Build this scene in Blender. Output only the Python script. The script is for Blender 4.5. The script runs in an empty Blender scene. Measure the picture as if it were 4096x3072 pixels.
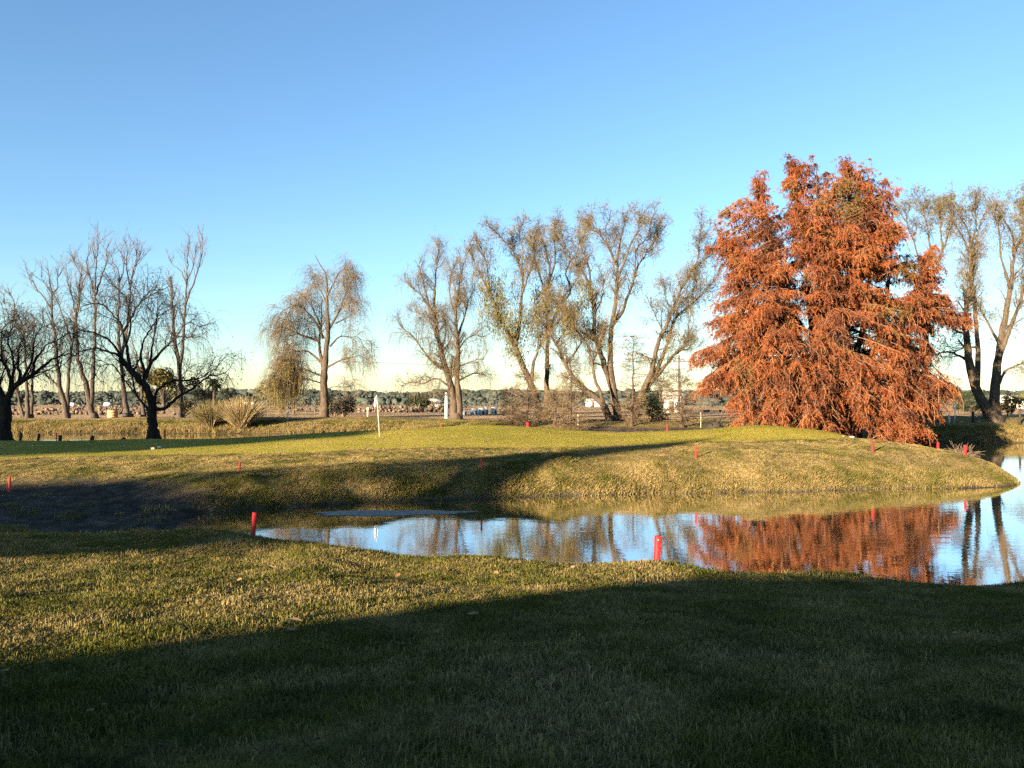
import bpy, math
import numpy as np
from mathutils import Vector

# ------------------------------------------------------------------ camera, sky, sun, exposure
SC = bpy.context.scene
COL = SC.collection
F, CY, HC = 770.0, 399.0, 3.48          # focal length in pixels (1024 wide), horizon row, eye height above the water
SUN_AZ, SUN_EL = math.radians(220.0), math.radians(10.0)   # clockwise from +Y: low sun behind the viewer's left shoulder

cam_data = bpy.data.cameras.new('camera')
cam = bpy.data.objects.new('camera', cam_data)
COL.objects.link(cam)
cam.location = (0, 0, HC)
cam.rotation_euler = (math.radians(90), 0, 0)
cam_data.sensor_width = 36.0
cam_data.lens = F * 36.0 / 1024.0
cam_data.shift_y = (CY - 384.0) / 1024.0
cam_data.clip_start = 0.1
cam_data.clip_end = 9000.0
SC.camera = cam

world = bpy.data.worlds.new('World')
SC.world = world
world.use_nodes = True
wn = world.node_tree
for n_ in list(wn.nodes):
    wn.nodes.remove(n_)
w_out = wn.nodes.new('ShaderNodeOutputWorld')
w_bg = wn.nodes.new('ShaderNodeBackground')
w_sky = wn.nodes.new('ShaderNodeTexSky')
w_sky.sky_type = 'NISHITA'
w_sky.sun_disc = False
w_sky.sun_elevation = SUN_EL
w_sky.sun_rotation = SUN_AZ
w_sky.altitude = 0
w_sky.air_density = 1.08
w_sky.dust_density = 0.12
w_sky.ozone_density = 3.6
w_bg.inputs['Strength'].default_value = 0.052
# faint level streaks of thin cloud low in the sky, all the way round
w_tc = wn.nodes.new('ShaderNodeTexCoord')
w_map = wn.nodes.new('ShaderNodeMapping'); w_map.inputs['Scale'].default_value = (1.6, 1.6, 26.0)
w_no = wn.nodes.new('ShaderNodeTexNoise'); w_no.inputs['Scale'].default_value = 1.3; w_no.inputs['Detail'].default_value = 5.0; w_no.inputs['Roughness'].default_value = .6
w_sep = wn.nodes.new('ShaderNodeSeparateXYZ')
w_low = wn.nodes.new('ShaderNodeMapRange')
for i_, v_ in enumerate((0.02, 0.36, 1.0, 0.0)): w_low.inputs[i_ + 1].default_value = v_
w_str = wn.nodes.new('ShaderNodeMapRange')
for i_, v_ in enumerate((0.47, 0.70, 0.0, 0.6)): w_str.inputs[i_ + 1].default_value = v_
w_mul = wn.nodes.new('ShaderNodeMath'); w_mul.operation = 'MULTIPLY'
w_mix = wn.nodes.new('ShaderNodeMix'); w_mix.data_type = 'RGBA'; w_mix.blend_type = 'MULTIPLY'
w_mix.inputs[7].default_value = (1.14, 1.08, 1.04, 1)
for a_, b_ in ((w_tc.outputs['Generated'], w_map.inputs[0]), (w_map.outputs[0], w_no.inputs[0]), (w_tc.outputs['Generated'], w_sep.inputs[0]), (w_sep.outputs[2], w_low.inputs[0]), (w_no.outputs[0], w_str.inputs[0]), (w_low.outputs[0], w_mul.inputs[0]), (w_str.outputs[0], w_mul.inputs[1]), (w_mul.outputs[0], w_mix.inputs[0]), (w_sky.outputs[0], w_mix.inputs[6]), (w_mix.outputs[2], w_bg.inputs['Color'])):
    wn.links.new(a_, b_)
wn.links.new(w_bg.outputs[0], w_out.inputs['Surface'])

sun_data = bpy.data.lights.new('sun', 'SUN')
sun_data.energy = 5.0
sun_data.angle = math.radians(0.5)
sun_data.color = (1.0, 0.80, 0.56)
sun = bpy.data.objects.new('sun', sun_data)
COL.objects.link(sun)
TO_SUN = np.array([math.sin(SUN_AZ) * math.cos(SUN_EL), math.cos(SUN_AZ) * math.cos(SUN_EL), math.sin(SUN_EL)])
sun.rotation_euler = Vector(TO_SUN).to_track_quat('Z', 'Y').to_euler()
sun.location = (-20, -40, 30)

SC.view_settings.view_transform = 'Standard'
SC.view_settings.look = 'None'
SC.view_settings.exposure = 2.6
SC.view_settings.gamma = 1.0
SC.view_settings.use_curve_mapping = False
SC.render.engine = 'CYCLES'
SC.cycles.max_bounces = 5
SC.cycles.diffuse_bounces = 1
SC.cycles.glossy_bounces = 2
SC.cycles.use_denoising = False
SC.cycles.adaptive_threshold = 0.02
SC.cycles.transmission_bounces = 3
SC.cycles.transparent_max_bounces = 6
SC.cycles.sample_clamp_indirect = 6.0
SC.cycles.caustics_reflective = False
SC.cycles.caustics_refractive = False

rng = np.random.default_rng(7)

# ------------------------------------------------------------------ helpers
def P4(x, y, d, dy=0.0):
    """place a point read off the 4096-wide picture at distance d"""
    return np.array([(x / 4 - 512) / F * d, d + dy, HC - (y / 4 - CY) / F * d])

def link(o, parent=None):
    COL.objects.link(o)
    if parent is not None:
        o.parent = parent
    return o

def tag(o, label=None, cat=None, group=None, kind=None):
    if label: o['label'] = label
    if cat: o['category'] = cat
    if group: o['group'] = group
    if kind: o['kind'] = kind
    return o

def thing(name, label, cat, loc=(0, 0, 0), group=None, rz=0.0):
    o = bpy.data.objects.new(name, None)
    o.location = tuple(float(a) for a in loc)
    o.rotation_euler = (0, 0, rz)
    link(o)
    return tag(o, label, cat, group)

def np_mesh(name, V, faces, mat=None, smooth=False):
    """faces: list of (n,3) / (n,4) index arrays"""
    me = bpy.data.meshes.new(name)
    V = np.ascontiguousarray(V, dtype=np.float32).reshape(-1, 3)
    me.vertices.add(len(V))
    me.vertices.foreach_set('co', V.ravel())
    faces = [np.asarray(f, dtype=np.int32) for f in faces if len(f)]
    li = np.concatenate([f.ravel() for f in faces])
    tot = np.concatenate([np.full(len(f), f.shape[1], dtype=np.int32) for f in faces])
    start = np.concatenate([[0], np.cumsum(tot)[:-1]]).astype(np.int32)
    me.loops.add(len(li))
    me.loops.foreach_set('vertex_index', li)
    me.polygons.add(len(tot))
    me.polygons.foreach_set('loop_start', start)
    me.polygons.foreach_set('loop_total', tot)
    if smooth:
        me.polygons.foreach_set('use_smooth', np.ones(len(tot), dtype=bool))
    me.update(calc_edges=True)
    if mat is not None:
        me.materials.append(mat)
    return me

def obj(name, me, parent=None, loc=None):
    o = bpy.data.objects.new(name, me)
    if loc is not None:
        o.location = tuple(float(a) for a in loc)
    return link(o, parent)

class Geo:
    """collects vertices and faces of one part"""
    def __init__(self):
        self.V, self.Q, self.T, self.n = [], [], [], 0
    def add(self, V, Q=None, T=None):
        V = np.asarray(V, float).reshape(-1, 3)
        if Q is not None and len(Q): self.Q.append(np.asarray(Q) + self.n)
        if T is not None and len(T): self.T.append(np.asarray(T) + self.n)
        self.V.append(V); self.n += len(V)
        return self
    def box(self, c, s, rz=0.0, taper=1.0, jitter=0.0, r=None):
        sx, sy, sz = np.array(s) / 2
        v = np.array([[x * (1 if z < 0 else taper), y * (1 if z < 0 else taper), z] for z in (-1, 1) for (x, y) in ((-1, -1), (1, -1), (1, 1), (-1, 1))], float) * [sx, sy, sz]
        if jitter and r is not None:
            v += r.normal(0, jitter, v.shape)
        ca, sa = math.cos(rz), math.sin(rz)
        v = np.c_[v[:, 0] * ca - v[:, 1] * sa, v[:, 0] * sa + v[:, 1] * ca, v[:, 2]] + np.asarray(c, float)
        return self.add(v, [[3, 2, 1, 0], [4, 5, 6, 7], [0, 1, 5, 4], [1, 2, 6, 5], [2, 3, 7, 6], [3, 0, 4, 7]])
    def tube(self, pts, rad, k=8, cap=True):
        pts = np.asarray(pts, float); rad = np.broadcast_to(np.asarray(rad, float), (len(pts),))
        V, Q = tubes(pts[None], rad[None], k)
        base = self.n
        self.add(V, Q)
        if cap:
            for i0 in (0, (len(pts) - 1) * k):
                ring = base + i0 + np.arange(k)
                c = V[i0:i0 + k].mean(0)
                self.V.append(c[None]); ci = self.n; self.n += 1
                self.T.append(np.c_[ring, np.roll(ring, -1), np.full(k, ci)] if i0 else np.c_[np.roll(ring, -1), ring, np.full(k, ci)])
        return self
    def mesh(self, name, mat, smooth=False):
        f = []
        if self.Q: f.append(np.concatenate(self.Q))
        if self.T: f.append(np.concatenate(self.T))
        return np_mesh(name, np.concatenate(self.V), f, mat, smooth)

def norm(v):
    return v / np.maximum(np.linalg.norm(v, axis=-1, keepdims=True), 1e-9)

def tangents(P):
    T = np.empty_like(P)
    T[:, 1:-1] = P[:, 2:] - P[:, :-2]
    T[:, 0] = P[:, 1] - P[:, 0]
    T[:, -1] = P[:, -1] - P[:, -2]
    return norm(T)

def tubes(P, R, k=6, rough=0.0, r=None):
    """P (N,n,3) polylines, R (N,n) radii -> vertices, quads"""
    N, n, _ = P.shape
    T = tangents(P)
    ref = np.where(np.abs(T[:, :1, 2:3]) > 0.8, np.array([1.0, 0, 0]), np.array([0, 0, 1.0]))
    ref = np.broadcast_to(ref, P.shape)
    A = norm(np.cross(T, ref)); B = np.cross(T, A)
    a = np.arange(k) * 2 * math.pi / k
    rr = np.repeat(R[:, :, None, None], k, axis=2)
    if rough and r is not None:
        rr = rr * (1 + r.normal(0, rough, rr.shape))
    V = P[:, :, None] + rr * (np.cos(a)[None, None, :, None] * A[:, :, None] + np.sin(a)[None, None, :, None] * B[:, :, None])
    i = np.arange(N)[:, None, None] * n * k + np.arange(n - 1)[None, :, None] * k
    j = np.arange(k)[None, None]; j2 = (j + 1) % k
    Q = np.stack([i + j, i + j2, i + k + j2, i + k + j], -1).reshape(-1, 4)
    return V.reshape(-1, 3), Q

def ribbons(P, W, r):
    N, n, _ = P.shape
    T = tangents(P)
    s = norm(np.cross(T, np.repeat(norm(r.normal(size=(N, 1, 3))), n, axis=1)))
    V = np.stack([P - s * W[..., None] / 2, P + s * W[..., None] / 2], 2)
    i = (np.arange(N)[:, None] * n + np.arange(n - 1)[None]) * 2
    Q = np.stack([i, i + 1, i + 3, i + 2], -1).reshape(-1, 4)
    return V.reshape(-1, 3), Q

def leaves(C, D, L, W, r):
    """diamond leaf faces at C along D"""
    s = norm(np.cross(D, r.normal(size=C.shape)))
    L = np.asarray(L)[:, None]; W = np.asarray(W)[:, None]
    V = np.stack([C, C + D * L * .45 + s * W / 2, C + D * L, C + D * L * .45 - s * W / 2], 1)
    Q = np.arange(len(C) * 4).reshape(-1, 4)
    return V.reshape(-1, 3), Q

def hash_noise(x, y, seed=0):
    """smooth value noise in [-1,1]"""
    g = np.random.default_rng(seed).uniform(-1, 1, (64, 64))
    xi, yi = np.floor(x).astype(int), np.floor(y).astype(int)
    fx, fy = x - xi, y - yi
    fx, fy = fx * fx * (3 - 2 * fx), fy * fy * (3 - 2 * fy)
    a, b = g[xi % 64, yi % 64], g[(xi + 1) % 64, yi % 64]
    c, d = g[xi % 64, (yi + 1) % 64], g[(xi + 1) % 64, (yi + 1) % 64]
    return (a * (1 - fx) + b * fx) * (1 - fy) + (c * (1 - fx) + d * fx) * fy

# ------------------------------------------------------------------ shape of the land: survey points (bearing, [(distance, height), ...])
SURVEY = [
 (-.90, [(2, 2.0), (6, 1.7), (11, 1.3), (16.5, 1.0), (19, .55), (21, .4), (24, .55), (27, .85), (33, 1.05), (40, 1.05), (46, .9), (50, .2), (56, -.6), (70, -.6), (78.5, -.3), (80.5, .05), (83, 1.05), (95, 1.05)]),
 (-.665, [(5, 1.75), (8, 1.47), (12, 1.17), (14, 1.0), (15.4, .88), (17, .42), (19, .2), (21.5, .3), (24.5, .53), (27, .85), (32, 1.05), (38, 1.15), (45, 1.04), (50, .3), (55, -.6), (70, -.6), (78.5, -.3), (80.2, .05), (83, 1.05), (95, 1.05)]),
 (-.485, [(5, 1.73), (8, 1.46), (12, 1.12), (14, .95), (15.2, .83), (16.6, .3), (18, .06), (20, .03), (21.8, .12), (23.5, .35), (25.5, .72), (28, .93), (32, 1.1), (38, 1.22), (45.5, 1.06), (50, .25), (55, -.6), (70, -.6), (77.8, -.3), (79.3, .05), (82, 1.05), (95, 1.05)]),
 (-.445, [(14.9, .86), (16.3, .32), (18, .10), (20, .07), (22, .12), (23.5, .38), (24.7, .74), (27, .9)]),
 (-.40, [(8, 1.44), (12, 1.08), (14.8, .88), (16, .22), (17.2, -.25), (20, -.4), (22, -.25), (23.6, 0.0), (24.0, .45), (24.5, .80), (26.8, .92)]),
 (-.337, [(5, 1.72), (8, 1.43), (12, 1.05), (14.4, .84), (15.8, .2), (17, -.4), (21, -.5), (24.4, 0), (24.75, .5), (25.2, .88), (26.2, .94), (28.5, 1.0), (33, 1.15), (39, 1.33), (46, 1.13), (51, .2), (56, -.6), (70, -.6), (76.3, -.3), (78, .05), (81, 1.05), (95, 1.05)]),
 (-.245, [(10, 1.2), (13.4, .88), (14.8, .25), (16, -.3), (25.2, 0.0), (25.6, .45), (26.3, .92), (28, 1.0), (46.5, 1.34), (51.5, .3), (56, -.6)]),
 (-.184, [(5, 1.72), (8, 1.41), (11, 1.07), (12.84, .89), (14.3, .25), (15.4, -.3), (20, -.6), (26, 0), (26.4, .5), (27.1, .98), (29, 1.07), (34, 1.33), (39, 1.52), (47, 1.45), (52, .4), (57, -.6), (70, -.6), (75, -.25), (76.5, .05), (79, 1.05), (95, 1.05)]),
 (-.04, [(2, 2.0), (5, 1.72), (8, 1.4), (10.6, 1.05), (12.6, .86), (14, .28), (15, -.2), (17, -.6), (24, -.5), (27, 0), (27.4, .5), (28.0, .9), (28.8, 1.04), (31, 1.15), (36, 1.45), (40, 1.65), (46, 1.95), (50, 1.5), (55, .7), (60, .1), (68, .2), (74, 1.05), (80, 1.1), (95, 1.1)]),
 (.0565, [(27.8, 0), (28.2, .5), (29, 1.06), (32, 1.2), (37, 1.45), (42, 1.68), (46, 1.73), (50, 1.2), (56, .5), (61, .45), (66, 1.2), (75, 1.2), (95, 1.1)]),
 (.189, [(5, 1.71), (8, 1.38), (10.3, 1.06), (12, .89), (13.4, .28), (14.5, -.2), (17, -.6), (25, -.5), (28.6, 0), (29, .5), (29.8, 1.08), (31.3, 1.18), (36, 1.41), (46, 1.47), (50, .85), (55, .35), (58, .4), (62, 1.3), (75, 1.2), (95, 1.1)]),
 (.321, [(28.9, 0), (29.3, .5), (30.2, 1.1), (33, 1.28), (38, 1.65), (43, 2.02), (48, 1.2), (53, .5), (57, .45), (62, 1.28), (75, 1.2)]),
 (.417, [(5, 1.70), (8, 1.34), (10, 1.03), (11.4, .85), (12.8, .25), (13.8, -.2), (16, -.6), (25, -.5), (29.4, 0), (29.8, .45), (30.8, .98), (33, 1.22), (37, 1.52), (41, 1.72), (46, .9), (50, .5), (56, .45), (62, 1.2), (75, 1.2), (95, 1.15)]),
 (.468, [(29.8, 0), (30.2, .4), (31.2, .92), (33.2, 1.17), (37.5, 1.48), (42, .9), (46, .5), (50, .4), (56, .4), (62, 1.2)]),
 (.5285, [(29.9, 0), (30.4, .35), (31.4, .8), (33.5, 1.1), (36, 1.3), (40, .7), (44, .3), (48, .15), (52, .05), (55, -.2), (58, -.4), (61.6, 0), (64, 1.3), (75, 1.25)]),
 (.589, [(25, -.5), (29.9, 0), (31.8, .55), (34, 1.02), (36.2, .65), (39, 0), (42, -.5), (50, -.6), (58, -.5), (61.6, 0), (64, 1.35), (75, 1.3)]),
 (.626, [(28, -.4), (30.3, 0), (31.6, .42), (33.2, .66), (35, .3), (36.5, -.1), (39, -.5)]),
 (.655, [(28, -.5), (31, -.02), (32, .1), (33, -.05), (36, -.5)]),
 (.70, [(5, 1.69), (8, 1.32), (9.8, 1.0), (11.2, .8), (12.5, .2), (13.5, -.3), (16, -.6), (25, -.6), (31, -.6), (36, -.6), (45, -.6), (58, -.5), (61.6, 0), (64, 1.35), (75, 1.3), (95, 1.2)]),
 (.90, [(2, 2.0), (5, 1.68), (8, 1.3), (9.7, 1.0), (11, .8), (12.3, .2), (13.3, -.3), (16, -.6), (25, -.6), (36, -.6), (45, -.6), (58, -.5), (61.6, 0), (64, 1.35), (75, 1.3), (95, 1.2)]),
]
_cp = np.array([(u * d, d, z) for u, prof in SURVEY for d, z in prof]
               + [(x, y, 2.05 + .01 * abs(x) * 0) for x in (-16, -8, 0, 8, 16) for y in (-8, -3)])
# thin plate spline through the survey points, in a metric that follows the bearing
def _warp(x, y):
    q = np.maximum(y, 0) + 6.0
    return np.c_[x / q * 34.0, np.log(q / 6.0) * 22.0]
def _phi(r2):
    return 0.5 * r2 * np.log(r2 + 1e-12)
_w = _warp(_cp[:, 0], _cp[:, 1])
_n = len(_w)
_K = _phi(((_w[:, None] - _w[None]) ** 2).sum(-1)) + np.eye(_n) * 0.02
_Pm = np.c_[np.ones(_n), _w]
_A = np.block([[_K, _Pm], [_Pm.T, np.zeros((3, 3))]])
_sol = np.linalg.solve(_A, np.r_[_cp[:, 2], 0, 0, 0])

def height(x, y):
    x = np.asarray(x, float); y = np.asarray(y, float)
    shp = x.shape
    x, y = x.ravel(), y.ravel()
    out = np.empty(len(x))
    for s in range(0, len(x), 20000):
        w = _warp(x[s:s + 20000], y[s:s + 20000])
        w[:, 0] = np.clip(w[:, 0], -31, 31)
        k = _phi(((w[:, None] - _w[None]) ** 2).sum(-1))
        out[s:s + 20000] = k @ _sol[:_n] + _sol[_n] + w @ _sol[_n + 1:]
    near = np.clip((y + 9) / 6, 0, 1)
    out = 2.05 * (1 - near) + out * near
    far = np.clip((y - 88) / 10, 0, 1)
    out = out * (1 - far) + 1.08 * far
    out += 0.022 * hash_noise(x * .9, y * .9, 3) * np.clip(out * 2, 0, 1) * np.where((y > 35) & (y < 47), .4, np.where(y < 18, .35, 1))
    out += np.clip((y - 110) / 60, 0, 1) * (.18 * hash_noise(x * .04, y * .04, 5)) * np.clip((400 - y) / 100, 0, 1)
    return np.clip(out, -.9, 2.6).reshape(shp)

def hz(x, y):
    return float(height(np.array([x]), np.array([y]))[0])

def ground_at(x4, d):
    """ground point seen in picture column x4 (4096 wide) at distance d"""
    x = (x4 / 4 - 512) / F * d
    return np.array([x, d, hz(x, d)])

def inside_green(x, y):
    u = x / np.maximum(y, 1)
    front = np.interp(u, [-.9, -.665, -.337, -.1, .1, .25, .4, .5], [31.0, 31.5, 33.0, 33.8, 35.0, 36.2, 37.0, 39.0])
    back = np.interp(u, [-.9, -.665, -.337, -.1, .1, .2, .32, .42, .47], [44, 45, 47.5, 49, 49, 48, 46.5, 42.5, 39])
    return (y > front) & (y < back) & (u < .47)

# ------------------------------------------------------------------ materials
def new_mat(name, rough=0.9, spec=0.2):
    m = bpy.data.materials.new(name)
    m.use_nodes = True
    nt = m.node_tree
    b = nt.nodes['Principled BSDF']
    b.inputs['Roughness'].default_value = rough
    b.inputs['Specular IOR Level'].default_value = spec
    return m, nt, b

def N(nt, kind, **kw):
    n = nt.nodes.new(kind)
    for k, v in kw.items():
        setattr(n, k, v)
    return n

def noise(nt, scale, detail=3.0, rough=0.55, vec=None, dist=0.0):
    n = N(nt, 'ShaderNodeTexNoise')
    n.inputs['Scale'].default_value = scale
    n.inputs['Detail'].default_value = detail
    n.inputs['Roughness'].default_value = rough
    n.inputs['Distortion'].default_value = dist
    if vec is None:
        g = N(nt, 'ShaderNodeNewGeometry')
        vec = g.outputs['Position']
    nt.links.new(vec, n.inputs['Vector'])
    return n

def ramp(nt, src, stops):
    r = N(nt, 'ShaderNodeValToRGB')
    el = r.color_ramp.elements
    while len(el) < len(stops):
        el.new(0.5)
    for e, (p, c) in zip(el, stops):
        e.position = p
        e.color = (*c, 1) if len(c) == 3 else c
    nt.links.new(src, r.inputs['Fac'])
    return r.outputs['Color']

def mix(nt, fac, a, b, mode='MIX'):
    m = N(nt, 'ShaderNodeMix', data_type='RGBA', blend_type=mode)
    for sock, v in ((m.inputs[0], fac), (m.inputs[6], a), (m.inputs[7], b)):
        if isinstance(v, (int, float)):
            sock.default_value = v
        elif isinstance(v, tuple):
            sock.default_value = (*v, 1)
        else:
            nt.links.new(v, sock)
    return m.outputs[2]

def math_(nt, op, a, b=None, clamp=False):
    m = N(nt, 'ShaderNodeMath', operation=op, use_clamp=clamp)
    for sock, v in zip(m.inputs, (a, b)):
        if v is None: continue
        if isinstance(v, (int, float)): sock.default_value = v
        else: nt.links.new(v, sock)
    return m.outputs[0]

def attr(nt, name):
    return N(nt, 'ShaderNodeAttribute', attribute_name=name).outputs['Fac']

def maprange(nt, v, a, b, c=0.0, d=1.0):
    m = N(nt, 'ShaderNodeMapRange')
    nt.links.new(v, m.inputs[0])
    for i, q in enumerate((a, b, c, d)):
        m.inputs[i + 1].default_value = q
    return m.outputs[0]

def tufted_normal(nt, scale, up):
    """normal of a nap of upright blades: the surface normal tipped at random, blade by blade"""
    g = N(nt, 'ShaderNodeNewGeometry')
    n = noise(nt, scale, 1.0, 0.5, g.outputs['Position'])
    v = N(nt, 'ShaderNodeVectorMath', operation='MULTIPLY_ADD')
    nt.links.new(n.outputs['Color'], v.inputs[0])
    v.inputs[1].default_value = (6.0, 6.0, 2.0)
    v.inputs[2].default_value = (-3.0, -3.0, -1.0)
    s = N(nt, 'ShaderNodeVectorMath', operation='SCALE')
    nt.links.new(g.outputs['Normal'], s.inputs[0])
    s.inputs['Scale'].default_value = up
    a = N(nt, 'ShaderNodeVectorMath', operation='ADD')
    nt.links.new(v.outputs[0], a.inputs[0]); nt.links.new(s.outputs[0], a.inputs[1])
    nn = N(nt, 'ShaderNodeVectorMath', operation='NORMALIZE')
    nt.links.new(a.outputs[0], nn.inputs[0])
    return nn.outputs[0]

GRASS_G = (0.090, 0.088, 0.011)
GRASS_D = (0.030, 0.035, 0.007)
STRAW = (0.30, 0.22, 0.085)
STRAW_D = (0.12, 0.088, 0.038)

def lawn_color(nt, straw_fac, seedvec=None):
    """green and dry grass in patches; straw_fac raises the share of dry grass"""
    big = noise(nt, 0.75, 4, 0.6, None, 0.8)
    fine = noise(nt, 7.0, 3, 0.65)
    f = math_(nt, 'ADD', math_(nt, 'MULTIPLY', big.outputs[0], 1.05), math_(nt, 'MULTIPLY', fine.outputs[0], 0.30))
    f = math_(nt, 'ADD', f, math_(nt, 'MULTIPLY', straw_fac, 0.62))
    f = maprange(nt, f, 0.66, 1.02)
    green = mix(nt, maprange(nt, noise(nt, 1.9, 3).outputs[0], .3, .7), GRASS_D, GRASS_G)
    straw = mix(nt, maprange(nt, noise(nt, 11.0, 2).outputs[0], .3, .7), STRAW_D, STRAW)
    return mix(nt, f, green, straw)

# ground
M_ground, nt, b = new_mat('ground_turf', 1.0, 0.05)
lawn = lawn_color(nt, attr(nt, 'straw'))
green = mix(nt, maprange(nt, noise(nt, 0.35, 4, .6).outputs[0], .35, .68), (0.235, 0.212, 0.028), (0.35, 0.275, 0.052))
soil_and_shade = ramp(nt, noise(nt, 2.2, 6, .7).outputs[0], [(.3, (.022, .018, .013)), (.5, (.058, .047, .035)), (.62, (.10, .082, .06)), (.75, (.14, .115, .085))])
field = ramp(nt, noise(nt, .12, 7, .68).outputs[0], [(.28, (.20, .14, .075)), (.45, (.36, .24, .13)), (.58, (.46, .31, .17)), (.75, (.26, .22, .09))])
c = mix(nt, attr(nt, 'green'), lawn, green)
c = mix(nt, attr(nt, 'field'), c, field)
c = mix(nt, attr(nt, 'soil_and_shade'), c, soil_and_shade)
nt.links.new(c, b.inputs['Base Color'])
nt.links.new(tufted_normal(nt, 55.0, 0.5), b.inputs['Normal'])

# grass blades: root to tip, patchy with the same turf colours
def blade_mat(name, straw, tip=1.25, trans=0.25):
    m, nt, b = new_mat(name, 0.75, 0.15)
    rnd = N(nt, 'ShaderNodeObjectInfo').outputs['Random']
    s = math_(nt, 'ADD', math_(nt, 'MULTIPLY', N(nt, 'ShaderNodeNewGeometry').outputs['Random Per Island'], .34), straw - .17)
    s = math_(nt, 'ADD', s, math_(nt, 'MULTIPLY', math_(nt, 'SUBTRACT', rnd, .5), .12))
    c = lawn_color(nt, s)
    c = mix(nt, 1.0, c, (tip, tip, tip), 'MULTIPLY')
    nt.links.new(c, b.inputs['Base Color'])
    tr = N(nt, 'ShaderNodeBsdfTranslucent')
    nt.links.new(c, tr.inputs['Color'])
    ms = N(nt, 'ShaderNodeMixShader')
    ms.inputs[0].default_value = trans
    nt.links.new(b.outputs[0], ms.inputs[1]); nt.links.new(tr.outputs[0], ms.inputs[2])
    nt.links.new(ms.outputs[0], nt.nodes['Material Output'].inputs['Surface'])
    return m
M_blade = blade_mat('lawn_blade', 0.16)
M_bank = blade_mat('bank_grass_blade', 0.30)
M_reed = blade_mat('dry_reed_blade', 0.50, 1.0)

# water
M_water, nt, b = new_mat('pond_water', 0.015, 0.5)
b.inputs['Base Color'].default_value = (0.020, 0.024, 0.010, 1)
b.inputs['IOR'].default_value = 3.2
g = N(nt, 'ShaderNodeNewGeometry')
mp = N(nt, 'ShaderNodeMapping'); nt.links.new(g.outputs['Position'], mp.inputs['Vector'])
mp.inputs['Scale'].default_value = (0.6, 1.0, 1.0)
n1 = noise(nt, 2.2, 4, .6, mp.outputs[0])
n2 = noise(nt, 9.0, 2, .5, mp.outputs[0])
calm = maprange(nt, noise(nt, .12, 2).outputs[0], .35, .7, .35, 1.0)
hgt = math_(nt, 'MULTIPLY', math_(nt, 'ADD', n1.outputs[0], math_(nt, 'MULTIPLY', n2.outputs[0], .25)), calm)
bp = N(nt, 'ShaderNodeBump'); bp.inputs['Strength'].default_value = 0.35; bp.inputs['Distance'].default_value = 0.012
nt.links.new(hgt, bp.inputs['Height']); nt.links.new(bp.outputs[0], b.inputs['Normal'])
gl = N(nt, 'ShaderNodeBsdfGlossy'); gl.inputs['Roughness'].default_value = .02; gl.inputs['Color'].default_value = (.95, .95, .95, 1)
nt.links.new(bp.outputs[0], gl.inputs['Normal'])
ms = N(nt, 'ShaderNodeMixShader'); ms.inputs[0].default_value = .62
nt.links.new(b.outputs[0], ms.inputs[1]); nt.links.new(gl.outputs[0], ms.inputs[2])
nt.links.new(ms.outputs[0], nt.nodes['Material Output'].inputs['Surface'])

# ------------------------------------------------------------------ ground and water
def spread(lo, hi, step, out, grow):
    a = list(np.arange(lo, hi + 1e-6, step))
    s, v = step, a[-1]
    while v < out:
        s *= grow; v += s; a.append(v)
    return a
xs_r = spread(0, 36, .36, 2600, 1.16)
xs = np.array([-v for v in xs_r[:0:-1]] + xs_r)
ys = np.array([-400, -200, -100, -60, -40, -28, -20, -14, -9, -6, -4, -2, 0, 1] + list(np.arange(2, 23, .3)) + list(np.arange(23, 31.6, .2)) + list(np.arange(31.6, 50, .3)) + spread(50, 90, .55, 3200, 1.14))
GX, GY = np.meshgrid(xs, ys)
GZ = height(GX, GY)
ny, nx = GX.shape
idx = np.arange(ny * nx).reshape(ny, nx)
Q = np.stack([idx[:-1, :-1], idx[:-1, 1:], idx[1:, 1:], idx[1:, :-1]], -1).reshape(-1, 4)
me = np_mesh('ground', np.stack([GX, GY, GZ], -1).reshape(-1, 3), [Q], M_ground, True)

def straw_at(x, y, z):
    u = x / np.maximum(y, 1)
    s = np.where(y < 18, .16, .22)
    rb = np.clip((u - .06) / .12, 0, 1) * ((y > 26) & (y < 36))             # sunny dry bank on the right
    s = s + rb * .30
    s = np.where((y > 55), .45, s)
    return s
def soil_shade_at(x, y, z):
    u = x / np.maximum(y, 1)
    d = np.clip((.80 - z + .12 * hash_noise(x * .5, y * .9, 14)) / .2, 0, 1) * np.clip((-u - .36) / .06, 0, 1) * ((y > 16) & (y < 27))   # bare ditch at the pond's end
    d = np.maximum(d, np.clip((.13 - z) / .1, 0, 1))                                               # wet margin
    d = np.maximum(d, np.clip((1.27 - z) / .12, 0, 1) * np.clip((u - .05) / .04, 0, 1) * (u < .40) * (y > 48) * (y < 64))  # shade of the hollow behind the green, painted in earth colour
    return d
X_, Y_, Z_ = GX.ravel(), GY.ravel(), GZ.ravel()
def add_attr(me, name, v):
    a = me.attributes.new(name, 'FLOAT', 'POINT')
    a.data.foreach_set('value', np.ascontiguousarray(v, dtype=np.float32))
add_attr(me, 'green', inside_green(X_, Y_).astype(float))
add_attr(me, 'straw', straw_at(X_, Y_, Z_))
add_attr(me, 'soil_and_shade', soil_shade_at(X_, Y_, Z_))
add_attr(me, 'field', np.clip((Y_ - 84) / 6, 0, 1) * (Z_ > .8))
ground = obj('ground', me); tag(ground, kind='structure')

wx = np.array([-160.0, 160.0]); wy = np.array([9.0, 86.0])
me = np_mesh('pond_water', np.array([[-160, 9, 0], [160, 9, 0], [160, 86, 0], [-160, 86, 0]], float), [[[0, 1, 2, 3]]], M_water)
water = obj('water', me); tag(water, kind='structure')

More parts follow.
